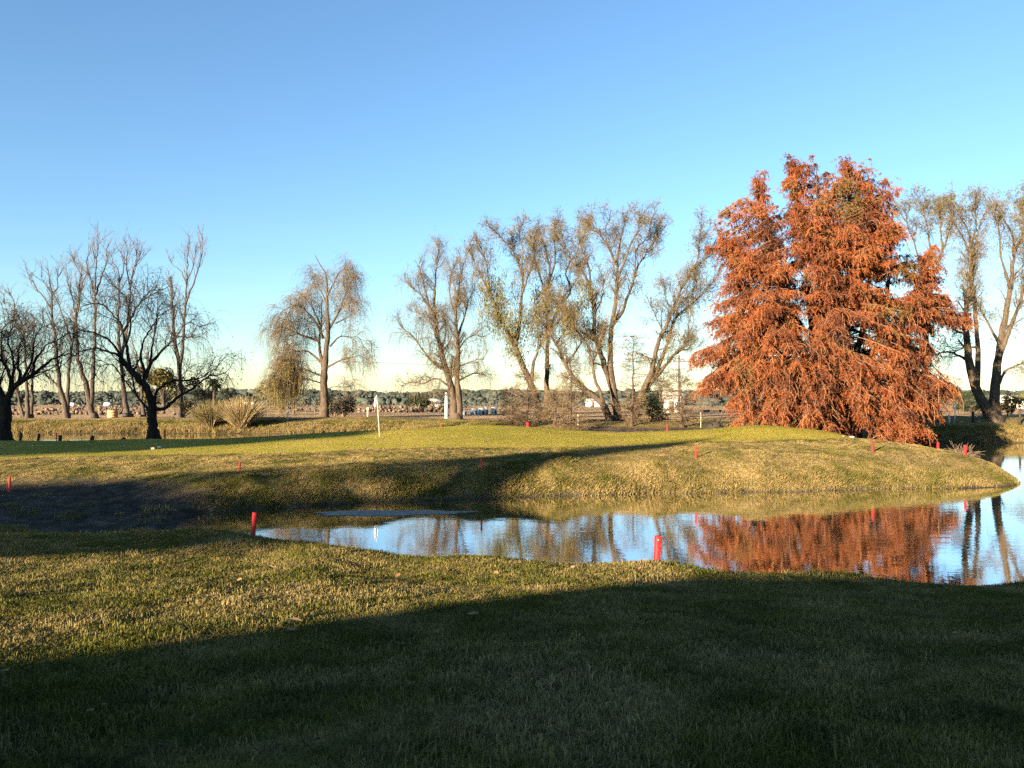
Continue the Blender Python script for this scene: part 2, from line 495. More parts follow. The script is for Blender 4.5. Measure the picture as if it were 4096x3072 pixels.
# ------------------------------------------------------------------ grass (uncountable): blade clumps scattered over the turf
def clump_mesh(name, r, nb, rad, hmin, hmax, wid, mat, lean=.5, seg=2):
    base = np.c_[r.uniform(-1, 1, nb), r.uniform(-1, 1, nb)] * rad
    h = r.uniform(hmin, hmax, nb); a = r.uniform(0, 2 * math.pi, nb); ln = r.uniform(.1, lean, nb) * h
    D = np.c_[np.cos(a), np.sin(a)] * ln[:, None]
    a2 = r.uniform(0, 2 * math.pi, nb); S = np.c_[np.cos(a2), np.sin(a2)] * wid / 2
    t = np.linspace(0, 1, seg + 1)
    V, Q, T = [], [], []
    k = 0
    for i in range(nb):
        for j in range(seg):
            p = base[i] + D[i] * t[j] ** 1.8
            w = S[i] * (1 - .35 * t[j])
            z = h[i] * t[j] - .012 * (j == 0)
            V += [(p[0] - w[0], p[1] - w[1], z), (p[0] + w[0], p[1] + w[1], z)]
        p = base[i] + D[i]
        V.append((p[0], p[1], h[i] * (1 - .25 * lean)))
        for j in range(seg - 1):
            Q.append((k + 2 * j, k + 2 * j + 1, k + 2 * j + 3, k + 2 * j + 2))
        T.append((k + 2 * seg - 2, k + 2 * seg - 1, k + 2 * seg))
        k += 2 * seg + 1
    return np_mesh(name, np.array(V), [np.array(Q), np.array(T)], mat)

HIDDEN = bpy.data.collections.new('grass_clump_sources')

def scatter(name, pts, scl, clumps, r, label=None, tilt=.05):
    """one object whose points carry clump instances (geometry nodes)"""
    n = len(pts)
    me = bpy.data.meshes.new(name)
    me.vertices.add(n)
    me.vertices.foreach_set('co', np.ascontiguousarray(pts, dtype=np.float32).ravel())
    a = me.attributes.new('clump_scale', 'FLOAT', 'POINT'); a.data.foreach_set('value', np.ascontiguousarray(scl, dtype=np.float32))
    # lay each clump on the slope, then turn it at random
    e = .15
    gx = (height(pts[:, 0] + e, pts[:, 1]) - height(pts[:, 0] - e, pts[:, 1])) / (2 * e)
    gy = (height(pts[:, 0], pts[:, 1] + e) - height(pts[:, 0], pts[:, 1] - e)) / (2 * e)
    nz = norm(np.c_[-gx, -gy, np.ones(n)] + np.c_[r.normal(0, tilt, (n, 2)), np.zeros(n)])
    yaw = r.uniform(0, 6.283, n); ax = np.c_[np.cos(yaw), np.sin(yaw), np.zeros(n)]
    ax = norm(ax - nz * (ax * nz).sum(1, keepdims=True)); ay = np.cross(nz, ax)
    rot = np.c_[np.arctan2(ay[:, 2], nz[:, 2]), -np.arcsin(np.clip(ax[:, 2], -1, 1)), np.arctan2(ax[:, 1], ax[:, 0])]
    a = me.attributes.new('clump_turn', 'FLOAT_VECTOR', 'POINT'); a.data.foreach_set('vector', np.ascontiguousarray(rot, dtype=np.float32).ravel())
    a = me.attributes.new('clump_kind', 'INT', 'POINT'); a.data.foreach_set('value', r.integers(0, len(clumps), n).astype(np.int32))
    o = obj(name, me)
    col = bpy.data.collections.new(name + '_sources')
    for c in clumps:
        co = bpy.data.objects.new(name + '_clump', c)
        col.objects.link(co)
    ng = bpy.data.node_groups.new(name + '_scatter', 'GeometryNodeTree')
    ng.interface.new_socket('Geometry', in_out='INPUT', socket_type='NodeSocketGeometry')
    ng.interface.new_socket('Geometry', in_out='OUTPUT', socket_type='NodeSocketGeometry')
    gi = ng.nodes.new('NodeGroupInput'); go = ng.nodes.new('NodeGroupOutput')
    iop = ng.nodes.new('GeometryNodeInstanceOnPoints')
    ci = ng.nodes.new('GeometryNodeCollectionInfo')
    ci.inputs['Collection'].default_value = col
    ci.inputs['Separate Children'].default_value = True
    ci.inputs['Reset Children'].default_value = True
    def named(nm, tp):
        q = ng.nodes.new('GeometryNodeInputNamedAttribute'); q.data_type = tp
        q.inputs['Name'].default_value = nm
        return q.outputs['Attribute']
    L = ng.links.new
    L(gi.outputs[0], iop.inputs['Points'])
    L(ci.outputs[0], iop.inputs['Instance'])
    iop.inputs['Pick Instance'].default_value = True
    L(named('clump_kind', 'INT'), iop.inputs['Instance Index'])
    L(named('clump_turn', 'FLOAT_VECTOR'), iop.inputs['Rotation'])
    L(named('clump_scale', 'FLOAT'), iop.inputs['Scale'])
    L(iop.outputs[0], go.inputs[0])
    o.modifiers.new('scatter', 'NODES').node_group = ng
    return tag(o, label, 'grass', kind='stuff')

def sample_ground(r, n, x0, x1, y0, y1, keep):
    x = r.uniform(x0, x1, n); y = r.uniform(y0, y1, n)
    m = keep(x, y, None)
    x, y = x[m], y[m]
    z = height(x, y)
    return x, y, z

gr = np.random.default_rng(21)
lawn_clumps = [clump_mesh('lawn_clump', gr, 240, .26, .014, .046, .0052, M_blade, 1.15) for _ in range(10)]
x, y = gr.uniform(-14.5, 14.5, 29500), gr.uniform(2.2, 17.2, 29500)
m = np.abs(x) < .70 * y + 2.4
m &= gr.uniform(0, 1, len(x)) < np.clip(11.0 / (y + 3), 0, 1)
x, y = x[m], y[m]; z = height(x, y)
ridge = (z > -.02) & (gr.uniform(0, 1, len(x)) < np.clip(.95 + .75 * hash_noise(x * .9, y * .9, 19), .25, 1))
x, y, z = x[ridge], y[ridge], z[ridge]
patch = .95 + .3 * hash_noise(x * 1.3, y * 1.3, 9)
scatter('lawn_grass', np.c_[x, y, z], patch * gr.uniform(.8, 1.25, len(x)) * (1 + .03 * y), lawn_clumps, gr, 'mown lawn grass sloping down to the near pond edge')

bank_clumps = [clump_mesh('bank_clump', gr, 95, .30, .03, .17, .015, M_bank, .9) for _ in range(10)]
x, y = gr.uniform(-27, 23, 30000), gr.uniform(17.5, 38.5, 30000)
m = (np.abs(x) < .70 * y + 2.5) & ~inside_green(x, y) & (x / y < .68)
x, y = x[m], y[m]; z = height(x, y)
m = (z > .05) & (soil_shade_at(x, y, z) < gr.uniform(.05, 1.02, len(x)))
x, y, z = x[m], y[m], z[m]
low = np.clip((.8 - z) / .6, 0, 1)
s = (.50 + .85 * low + .30 * hash_noise(x * .8, y * .8, 12) + .35 * hash_noise(x * 2.3, y * 2.3, 13)) * gr.uniform(.6, 1.5, len(x))
scatter('bank_grass', np.c_[x, y, z], np.clip(s * np.where(y > 31.5, .42, .62), .20, 1.4), bank_clumps, gr, 'rough straw and green grass on the bank below the putting green')

reed_clumps = [clump_mesh('reed_clump', gr, 24, .30, .18, .62, .030, M_reed, .7) for _ in range(5)]
x, y = gr.uniform(-62, 62, 60000), gr.uniform(58, 86, 60000)
m = np.abs(x) < .74 * y
x, y = x[m], y[m]; z = height(x, y)
m = (z > .02) & (z < 1.12) & ((y > 73) | (x > 30)) & (soil_shade_at(x, y, z) < .6)
x, y, z = x[m], y[m], z[m]
up = z + .22 * hash_noise(x * .35, y * .5, 17) > .62
turf_clumps = [clump_mesh('turf_clump', gr, 40, .42, .06, .22, .030, M_blade, .8) for _ in range(5)]
scatter('far_bank_turf', np.c_[x, y, z][up], gr.uniform(.6, 1.2, up.sum()), turf_clumps, gr, 'short green grass on top of the far pond bank')
x, y, z = x[~up], y[~up], z[~up]
scatter('far_bank_grass', np.c_[x, y, z], gr.uniform(.4, 1.15, len(x)) * (1.0 + .45 * hash_noise(x * .5, y * .7, 18)), reed_clumps, gr, 'dry yellow reeds and grass along the far pond bank')

# ------------------------------------------------------------------ trees
def bark_mat(name, c1, c2, c3=None):
    m, nt, b = new_mat(name, 0.95, 0.1)
    g = N(nt, 'ShaderNodeNewGeometry')
    mp = N(nt, 'ShaderNodeMapping'); mp.inputs['Scale'].default_value = (1, 1, .25)
    nt.links.new(g.outputs['Position'], mp.inputs['Vector'])
    n = noise(nt, 6.0, 5, .7, mp.outputs[0])
    c = ramp(nt, n.outputs[0], [(.32, c1), (.62, c2), (.8, c3 or c2)])
    nt.links.new(c, b.inputs['Base Color'])
    bp = N(nt, 'ShaderNodeBump'); bp.inputs['Strength'].default_value = .9; bp.inputs['Distance'].default_value = .05
    nt.links.new(n.outputs[0], bp.inputs['Height']); nt.links.new(bp.outputs[0], b.inputs['Normal'])
    return m

def leaf_mat(name, stops, scale=.8, trans=.25, island=.45, lo=.3, hi=.7):
    m, nt, b = new_mat(name, 0.8, 0.15)
    isl = N(nt, 'ShaderNodeNewGeometry').outputs['Random Per Island']
    f = math_(nt, 'ADD', math_(nt, 'MULTIPLY', isl, island), math_(nt, 'MULTIPLY', maprange(nt, noise(nt, scale, 3, .6).outputs[0], lo, hi), 1 - island))
    c = ramp(nt, f, stops)
    nt.links.new(c, b.inputs['Base Color'])
    tr = N(nt, 'ShaderNodeBsdfTranslucent'); nt.links.new(c, tr.inputs['Color'])
    ms = N(nt, 'ShaderNodeMixShader'); ms.inputs[0].default_value = trans
    nt.links.new(b.outputs[0], ms.inputs[1]); nt.links.new(tr.outputs[0], ms.inputs[2])
    nt.links.new(ms.outputs[0], nt.nodes['Material Output'].inputs['Surface'])
    return m

M_bark_willow = bark_mat('willow_bark', (0.0349, 0.0256, 0.0179), (0.0891, 0.0674, 0.0465), (0.1395, 0.1100, 0.0775))
M_bark_dark = bark_mat('shade_dark_bark', (0.0080, 0.0072, 0.0064), (0.0224, 0.0192, 0.0160), (0.0400, 0.0336, 0.0272))  # dark willow bark, darkened further to paint in the two trees' shade
M_bark_pale = bark_mat('pale_poplar_bark', (0.0314, 0.0251, 0.0200), (0.0786, 0.0629, 0.0503), (0.1257, 0.1037, 0.0817))
M_bark_cyp = bark_mat('cypress_bark', (0.0310, 0.0186, 0.0124), (0.0744, 0.0484, 0.0322), (0.1178, 0.0806, 0.0558))
M_twig_brown = leaf_mat('brown_twig', [(.1, (0.0536, 0.0353, 0.0207)), (.5, (0.1073, 0.0767, 0.0438)), (.9, (0.1687, 0.1227, 0.0636))], .5, .05)
M_twig_grey = leaf_mat('grey_twig', [(.1, (0.0598, 0.0464, 0.0389)), (.5, (0.1047, 0.0861, 0.0711)), (.9, (0.1571, 0.1272, 0.1011))], .5, .05)
M_twig_dark = leaf_mat('shade_dark_twig', [(.1, (0.0160, 0.0144, 0.0128)), (.5, (0.0320, 0.0272, 0.0224)), (.9, (0.0600, 0.0480, 0.0336))], .5, .05)  # twigs darkened so the crowns look shaded where sun reaches them
M_leaf_olive = leaf_mat('dry_willow_leaf', [(.1, (0.0469, 0.0422, 0.0138)), (.45, (0.0884, 0.0836, 0.0220)), (.7, (0.1326, 0.1084, 0.0377)), (.95, (0.1767, 0.1362, 0.0628))], .6, .2)
M_leaf_grey = leaf_mat('sparse_grey_leaf', [(.1, (0.0564, 0.0524, 0.0363)), (.5, (0.1128, 0.0967, 0.0605)), (.95, (0.2015, 0.1531, 0.0806))], .6, .15)
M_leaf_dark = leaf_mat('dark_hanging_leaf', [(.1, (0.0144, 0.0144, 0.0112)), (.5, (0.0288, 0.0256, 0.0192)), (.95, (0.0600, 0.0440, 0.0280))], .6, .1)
M_leaf_rust = leaf_mat('rusty_cypress_leaf', [(.05, (0.0336, 0.0126, 0.0072)), (.26, (0.0840, 0.0252, 0.0108)), (.46, (0.1596, 0.0420, 0.0135)), (.64, (0.2268, 0.0655, 0.0180)), (.80, (0.1806, 0.0714, 0.0252)), (.93, (0.1050, 0.0714, 0.0234)), (1.0, (0.0714, 0.0672, 0.0180))], .42, .2, .26, .36, .66)
M_twig_rust = leaf_mat('rusty_twig', [(.1, (.09, .04, .02)), (.6, (.20, .10, .05)), (.95, (.30, .17, .09))], .5, .05)
M_bough = bark_mat('cypress_bough_bark', (.09, .05, .03), (.20, .125, .08), (.30, .20, .13))
M_leaf_gold = leaf_mat('yellow_willow_leaf', [(.1, (0.0720, 0.0630, 0.0144)), (.45, (0.1440, 0.1260, 0.0280)), (.75, (0.2160, 0.1764, 0.0480)), (.95, (0.2720, 0.2184, 0.0880))], .6, .2)
M_leaf_moss = leaf_mat('mossy_cypress_leaf', [(.1, (.035, .032, .009)), (.5, (.075, .062, .016)), (.9, (.13, .088, .024))], .8, .2)
M_leaf_green = leaf_mat('evergreen_leaf', [(.1, (0.0112, 0.0161, 0.0087)), (.5, (0.0236, 0.0322, 0.0161)), (.9, (0.0465, 0.0558, 0.0279))], .5, .15)
M_leaf_palm = leaf_mat('palm_leaf', [(.1, (0.0186, 0.0248, 0.0124)), (.6, (0.0434, 0.0527, 0.0248)), (.95, (0.0744, 0.0744, 0.0341))], .5, .15)

def resample(pts, n):
    """smooth a hand-placed polyline and resample it to n points"""
    pts = np.asarray(pts, float)
    if len(pts) == 2:
        t = np.linspace(0, 1, n)[:, None]
        return pts[0] * (1 - t) + pts[1] * t
    p = np.vstack([2 * pts[0] - pts[1], pts, 2 * pts[-1] - pts[-2]])
    seg = np.linalg.norm(np.diff(pts, axis=0), axis=1)
    cum = np.r_[0, np.cumsum(seg)]
    out = []
    for s in np.linspace(0, cum[-1], n):
        i = min(np.searchsorted(cum, s, side='right') - 1, len(seg) - 1)
        t = (s - cum[i]) / max(seg[i], 1e-9)
        a, b_, c_, d_ = p[i], p[i + 1], p[i + 2], p[i + 3]
        out.append(.5 * ((2 * b_) + (-a + c_) * t + (2 * a - 5 * b_ + 4 * c_ - d_) * t * t + (-a + 3 * b_ - 3 * c_ + d_) * t ** 3))
    return np.array(out)

def grow(start, d0, length, n, r, pull=(0, 0, 0), pull_k=0.0, wob=0.15):
    """polylines that start at `start` along d0 and bend towards `pull`"""
    Nn = len(start)
    P = np.empty((Nn, n, 3)); P[:, 0] = start
    d = norm(d0.copy())
    step = (length / (n - 1))[:, None]
    pull = np.asarray(pull, float)
    for i in range(1, n):
        d = norm(d + pull * pull_k + r.normal(0, wob, d.shape))
        P[:, i] = P[:, i - 1] + d * step
    return P

def at_param(P, idx, t):
    n = P.shape[1]
    f = t * (n - 1); i = np.minimum(f.astype(int), n - 2); w = (f - i)[:, None]
    pos = P[idx, i] * (1 - w) + P[idx, i + 1] * w
    tan = norm(P[idx, i + 1] - P[idx, i])
    return pos, tan, i, w[:, 0]

def sprout(P, R, count, r, t0=.2, t1=1.0, ang=(.7, .2), length=(1, 2), n=5, pull=(0, 0, 1), pull_k=.1, wob=.12, rr=.55, rmin=.008, taper=.35, bias=1.0):
    """side branches on every polyline of P"""
    L = np.linalg.norm(np.diff(P, axis=1), axis=-1).sum(1)
    idx = r.choice(len(P), int(count), p=L / L.sum())
    t = t0 + (t1 - t0) * r.uniform(0, 1, len(idx)) ** (1 / bias)
    pos, tan, i, w = at_param(P, idx, t)
    side = norm(np.cross(tan, r.normal(size=tan.shape)))
    a = np.clip(r.normal(ang[0], ang[1], len(idx)), .05, 2.2)[:, None]
    d = tan * np.cos(a) + side * np.sin(a)
    ln = r.uniform(length[0], length[1], len(idx)) * (1.15 - .55 * t)
    C = grow(pos, d, ln, n, r, pull, pull_k, wob)
    r0 = np.maximum((R[idx, i] * (1 - w) + R[idx, i + 1] * w) * rr * r.uniform(.6, 1.0, len(idx)), rmin)
    Rr = r0[:, None] * np.linspace(1, taper, n)[None]
    return C, Rr

class Tree:
    def __init__(self, name, label, base, seed, bark, group=None, cat='tree'):
        self.root = thing(name, label, cat, base, group)
        self.base = np.asarray(base, float)
        self.r = np.random.default_rng(seed)
        self.bark = bark
        self.wood = Geo(); self.limbs = []; self.lr = []
    def limb(self, pts, r0, r1, n=12, k=8, sway=.03):
        p = resample(pts, n)
        w = np.linspace(0, 1, n)[1:, None]
        p[1:] += self.r.normal(0, 1, (n - 1, 3)) * sway * (0.4 + w)
        rad = r0 + (r1 - r0) * np.linspace(0, 1, n) ** .8
        V, Q = tubes(p[None], rad[None], k, .06, self.r)
        self.wood.add(V, Q)
        self.limbs.append(p); self.lr.append(rad)
        return p
    def flare(self, p, r, h=.6, k=10):
        """root swelling, sunk a little into the ground"""
        z = np.array([-.5, -.05, .12, .35, h]); q = np.array([1.9, 1.7, 1.32, 1.12, 1.0]) * r
        P = np.repeat(np.asarray(p, float)[None], 5, 0); P[:, 2] += z
        V, Q = tubes(P[None], q[None], k, .08, self.r); self.wood.add(V, Q)
    def arr(self, n=12, sel=None):
        ls = self.limbs if sel is None else [self.limbs[i] for i in sel]
        rs = self.lr if sel is None else [self.lr[i] for i in sel]
        P = np.stack([resample(l, n) for l in ls])
        R = np.stack([np.interp(np.linspace(0, 1, n), np.linspace(0, 1, len(q)), q) for q in rs])
        return P, R
    def wood_add(self, P, R, k=5):
        if len(P):
            V, Q = tubes(P, R, k); self.wood.add(V, Q)
    def finish(self, crown=None, crown_mat=None, leaf=None, leaf_mat=None, extra=()):
        o = obj('trunk', self.wood.mesh('trunk', self.bark, True), self.root); o.location = tuple(-self.base)
        parent = None
        if crown is not None and crown.n:
            parent = obj('crown', crown.mesh('crown', crown_mat), self.root); parent.location = tuple(-self.base)
            tag(parent, kind='stuff')
        if leaf is not None and leaf.n:
            me = leaf.mesh('foliage', leaf_mat)
            f = obj('foliage', me, parent or self.root)
            if parent is None: f.location = tuple(-self.base)
            tag(f, kind='stuff')
        return self.root

def weeping(T, P, R, strand=(1.2, 3.2), n1=90, n2=500, n3=5000, up=.10, leafs=2.0, leaf_len=.11, tw=.016, sub=(1.2, 2.8), lw=.3, floor=None, w2=.5):
    """side branches that arch over and carry hanging strands"""
    r = T.r
    crown, leaf = Geo(), Geo()
    B1, R1 = sprout(P, R, n1, r, .25, 1.0, (.8, .25), sub, 6, (0, 0, 1), up, .13, .5, .024)
    T.wood_add(B1, R1, 5)
    B2, R2 = sprout(B1, R1, n2, r, .2, 1.0, (.8, .3), (sub[0] * .5, sub[1] * .6), 5, (0, 0, -1), .10, .16, .5, .014)
    V, Q = tubes(B2, R2, 3); crown.add(V, Q)
    S_ = []
    for (A_, Ra, q) in ((P, R, .06), (B1, R1, .30), (B2, R2, .64)):
        C, Rc = sprout(A_, Ra, n3 * q, r, .3, 1.0, (.9, .35), strand, 6, (0, 0, -1), .55, .09, .4, tw * .5, .4)
        S_.append(C)
    S = np.concatenate(S_)
    if floor is not None:
        S = S[S[:, :, 2].min(1) > floor]
    W = np.full(S.shape[:2], tw) * np.linspace(1, .5, S.shape[1])[None]
    V, Q = ribbons(S, W, r); crown.add(V, Q)
    if leafs:
        m = int(len(S) * leafs)
        # leaves hang on in patches
        wgt = .15 + np.clip(.5 + np.sin(S[:, 3, 0] * 1.7 + S[:, 3, 1]) * np.cos(S[:, 3, 2] * 1.3 + S[:, 3, 0] * .6), 0, 1.5)
        idx = r.choice(len(S), m, p=wgt / wgt.sum())
        pos, tan, _, _ = at_param(S, idx, r.uniform(.1, 1, m))
        d = norm(tan + r.normal(0, .45, tan.shape) + np.array([0, 0, -.5]))
        V, Q = leaves(pos, d, leaf_len * r.uniform(.6, 1.4, m), leaf_len * lw * r.uniform(.7, 1.3, m), r); leaf.add(V, Q)
    return crown, leaf

def fine_bare(T, P, R, n1=90, n2=500, n3=3500, ang=.5, sub=(1.2, 2.6), up=.16, tw=.014, leafs=0, leaf_len=.1, t0=.3, tip_t=.3, drop=0.0, bias=1.3, r1=.028, r2=.016, n2len=.6):
    """upswept bare branching: branches, twigs and last twigs, with a few leaves near the tips"""
    r = T.r
    crown, leaf = Geo(), Geo()
    B1, R1 = sprout(P, R, n1, r, t0, 1.0, (ang, .18), sub, 6, (0, 0, 1), up, .12, .5, r1, bias=bias)
    T.wood_add(B1, R1, 5)
    PB = np.concatenate([np.stack([resample(q, 6) for q in P]), B1]); RB_ = np.concatenate([np.full((len(P), 6), .03), R1])
    B2, R2 = sprout(PB, RB_, n2, r, .35, 1.0, (ang + .1, .22), (sub[0] * .45, sub[1] * n2len), 5, (0, 0, 1), up, .14, .5, r2, bias=bias)
    V, Q = tubes(B2, R2, 3); crown.add(V, Q)
    C, Rc = sprout(B2, R2, n3, r, .2, 1.0, (ang + .15, .3), (.35, 1.1), 4, (0, 0, 1 if not drop else -1), .12 if not drop else drop, .16, .5, tw * .5, .5)
    V, Q = ribbons(C, np.full(C.shape[:2], tw) * np.linspace(1, .5, C.shape[1])[None], r); crown.add(V, Q)
    if leafs:
        m = int(len(C) * leafs)
        hi = C[:, -1, 2]; wgt = np.clip((hi - np.quantile(hi, .15)) / (np.quantile(hi, .98) - np.quantile(hi, .15)), .06, 1) ** 1.5
        idx = r.choice(len(C), m, p=wgt / wgt.sum())
        pos, tan, _, _ = at_param(C, idx, r.uniform(tip_t, 1, m))
        d = norm(tan * .6 + r.normal(0, .5, tan.shape) + np.array([0, 0, -.6]))
        V, Q = leaves(pos, d, leaf_len * r.uniform(.6, 1.4, m), leaf_len * .32 * r.uniform(.7, 1.3, m), r); leaf.add(V, Q)
    return crown, leaf

def crop_map(x0, y0, w_px, w_src):
    k = w_src / w_px
    return lambda cx, cy: (x0 + cx * k, y0 + cy * k)

def limbs_px(T, cm, d, specs, sway=.03, depth=1.0, root_pts=()):
    """specs: (points in survey drawing, start radius, end radius, drift in depth from start to tip)"""
    for pts, r0, r1, dz in specs:
        n = len(pts)
        q = []
        for i, (cx, cy) in enumerate(pts):
            x, y = cm(cx, cy)
            t = i / max(n - 1, 1)
            p = P4(x, y, d + dz * depth * t ** 1.2)
            q.append(p)
        T.limb(q, r0, r1, n=max(8, 3 * n), sway=sway)

# --- the two dark weeping willows behind the left of the green
cm1 = crop_map(0, 900, 1888, 1024)
dA = 45.0
base = ground_at(613, dA); base_p = base.copy()
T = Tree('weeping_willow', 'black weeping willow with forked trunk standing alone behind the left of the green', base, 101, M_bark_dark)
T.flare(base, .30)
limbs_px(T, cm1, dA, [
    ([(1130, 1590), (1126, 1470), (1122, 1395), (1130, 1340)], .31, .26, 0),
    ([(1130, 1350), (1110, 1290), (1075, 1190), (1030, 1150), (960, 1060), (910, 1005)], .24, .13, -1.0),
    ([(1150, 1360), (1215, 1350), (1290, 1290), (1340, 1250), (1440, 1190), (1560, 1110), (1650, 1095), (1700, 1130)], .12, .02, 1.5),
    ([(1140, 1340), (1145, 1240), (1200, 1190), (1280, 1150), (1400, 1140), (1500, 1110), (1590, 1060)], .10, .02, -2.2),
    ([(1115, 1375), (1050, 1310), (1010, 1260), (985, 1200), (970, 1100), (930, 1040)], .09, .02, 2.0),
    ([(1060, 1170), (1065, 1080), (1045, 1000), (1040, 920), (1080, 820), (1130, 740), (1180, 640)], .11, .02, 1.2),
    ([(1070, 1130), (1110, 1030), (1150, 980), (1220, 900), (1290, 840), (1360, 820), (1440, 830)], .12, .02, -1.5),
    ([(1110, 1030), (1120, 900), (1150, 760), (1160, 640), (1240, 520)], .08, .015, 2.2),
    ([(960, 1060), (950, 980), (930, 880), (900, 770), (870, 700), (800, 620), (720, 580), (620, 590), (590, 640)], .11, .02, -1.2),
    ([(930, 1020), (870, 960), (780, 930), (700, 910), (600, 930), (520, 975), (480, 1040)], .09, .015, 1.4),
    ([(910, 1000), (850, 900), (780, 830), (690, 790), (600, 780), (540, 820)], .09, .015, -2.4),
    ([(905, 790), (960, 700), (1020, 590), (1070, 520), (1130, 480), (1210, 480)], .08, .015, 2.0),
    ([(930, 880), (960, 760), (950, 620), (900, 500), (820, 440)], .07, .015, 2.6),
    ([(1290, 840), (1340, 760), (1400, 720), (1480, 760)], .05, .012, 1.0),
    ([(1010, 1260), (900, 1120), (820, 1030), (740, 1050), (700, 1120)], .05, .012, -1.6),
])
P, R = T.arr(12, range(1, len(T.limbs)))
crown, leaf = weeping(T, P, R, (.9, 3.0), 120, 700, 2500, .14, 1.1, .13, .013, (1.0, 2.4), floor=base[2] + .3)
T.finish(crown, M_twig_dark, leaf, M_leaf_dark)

base = ground_at(18, dA)
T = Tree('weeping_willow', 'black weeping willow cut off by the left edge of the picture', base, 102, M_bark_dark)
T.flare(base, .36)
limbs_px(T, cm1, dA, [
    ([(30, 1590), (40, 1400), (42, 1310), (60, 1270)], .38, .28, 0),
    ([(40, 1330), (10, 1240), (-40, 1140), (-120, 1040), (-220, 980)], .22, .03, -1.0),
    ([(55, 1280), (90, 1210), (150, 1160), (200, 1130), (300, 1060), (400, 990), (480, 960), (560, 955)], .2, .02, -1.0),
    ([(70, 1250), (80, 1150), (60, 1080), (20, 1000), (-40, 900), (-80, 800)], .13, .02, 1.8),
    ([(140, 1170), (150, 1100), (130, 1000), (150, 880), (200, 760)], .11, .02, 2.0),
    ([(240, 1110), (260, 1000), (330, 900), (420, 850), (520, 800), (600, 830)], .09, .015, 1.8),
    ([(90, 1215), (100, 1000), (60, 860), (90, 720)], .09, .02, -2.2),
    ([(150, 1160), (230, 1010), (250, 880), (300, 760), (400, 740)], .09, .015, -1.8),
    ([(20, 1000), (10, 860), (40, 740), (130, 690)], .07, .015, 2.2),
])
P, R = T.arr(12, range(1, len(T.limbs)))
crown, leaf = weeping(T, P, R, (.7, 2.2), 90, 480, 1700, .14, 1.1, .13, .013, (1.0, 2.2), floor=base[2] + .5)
T.finish(crown, M_twig_dark, leaf, M_leaf_dark)

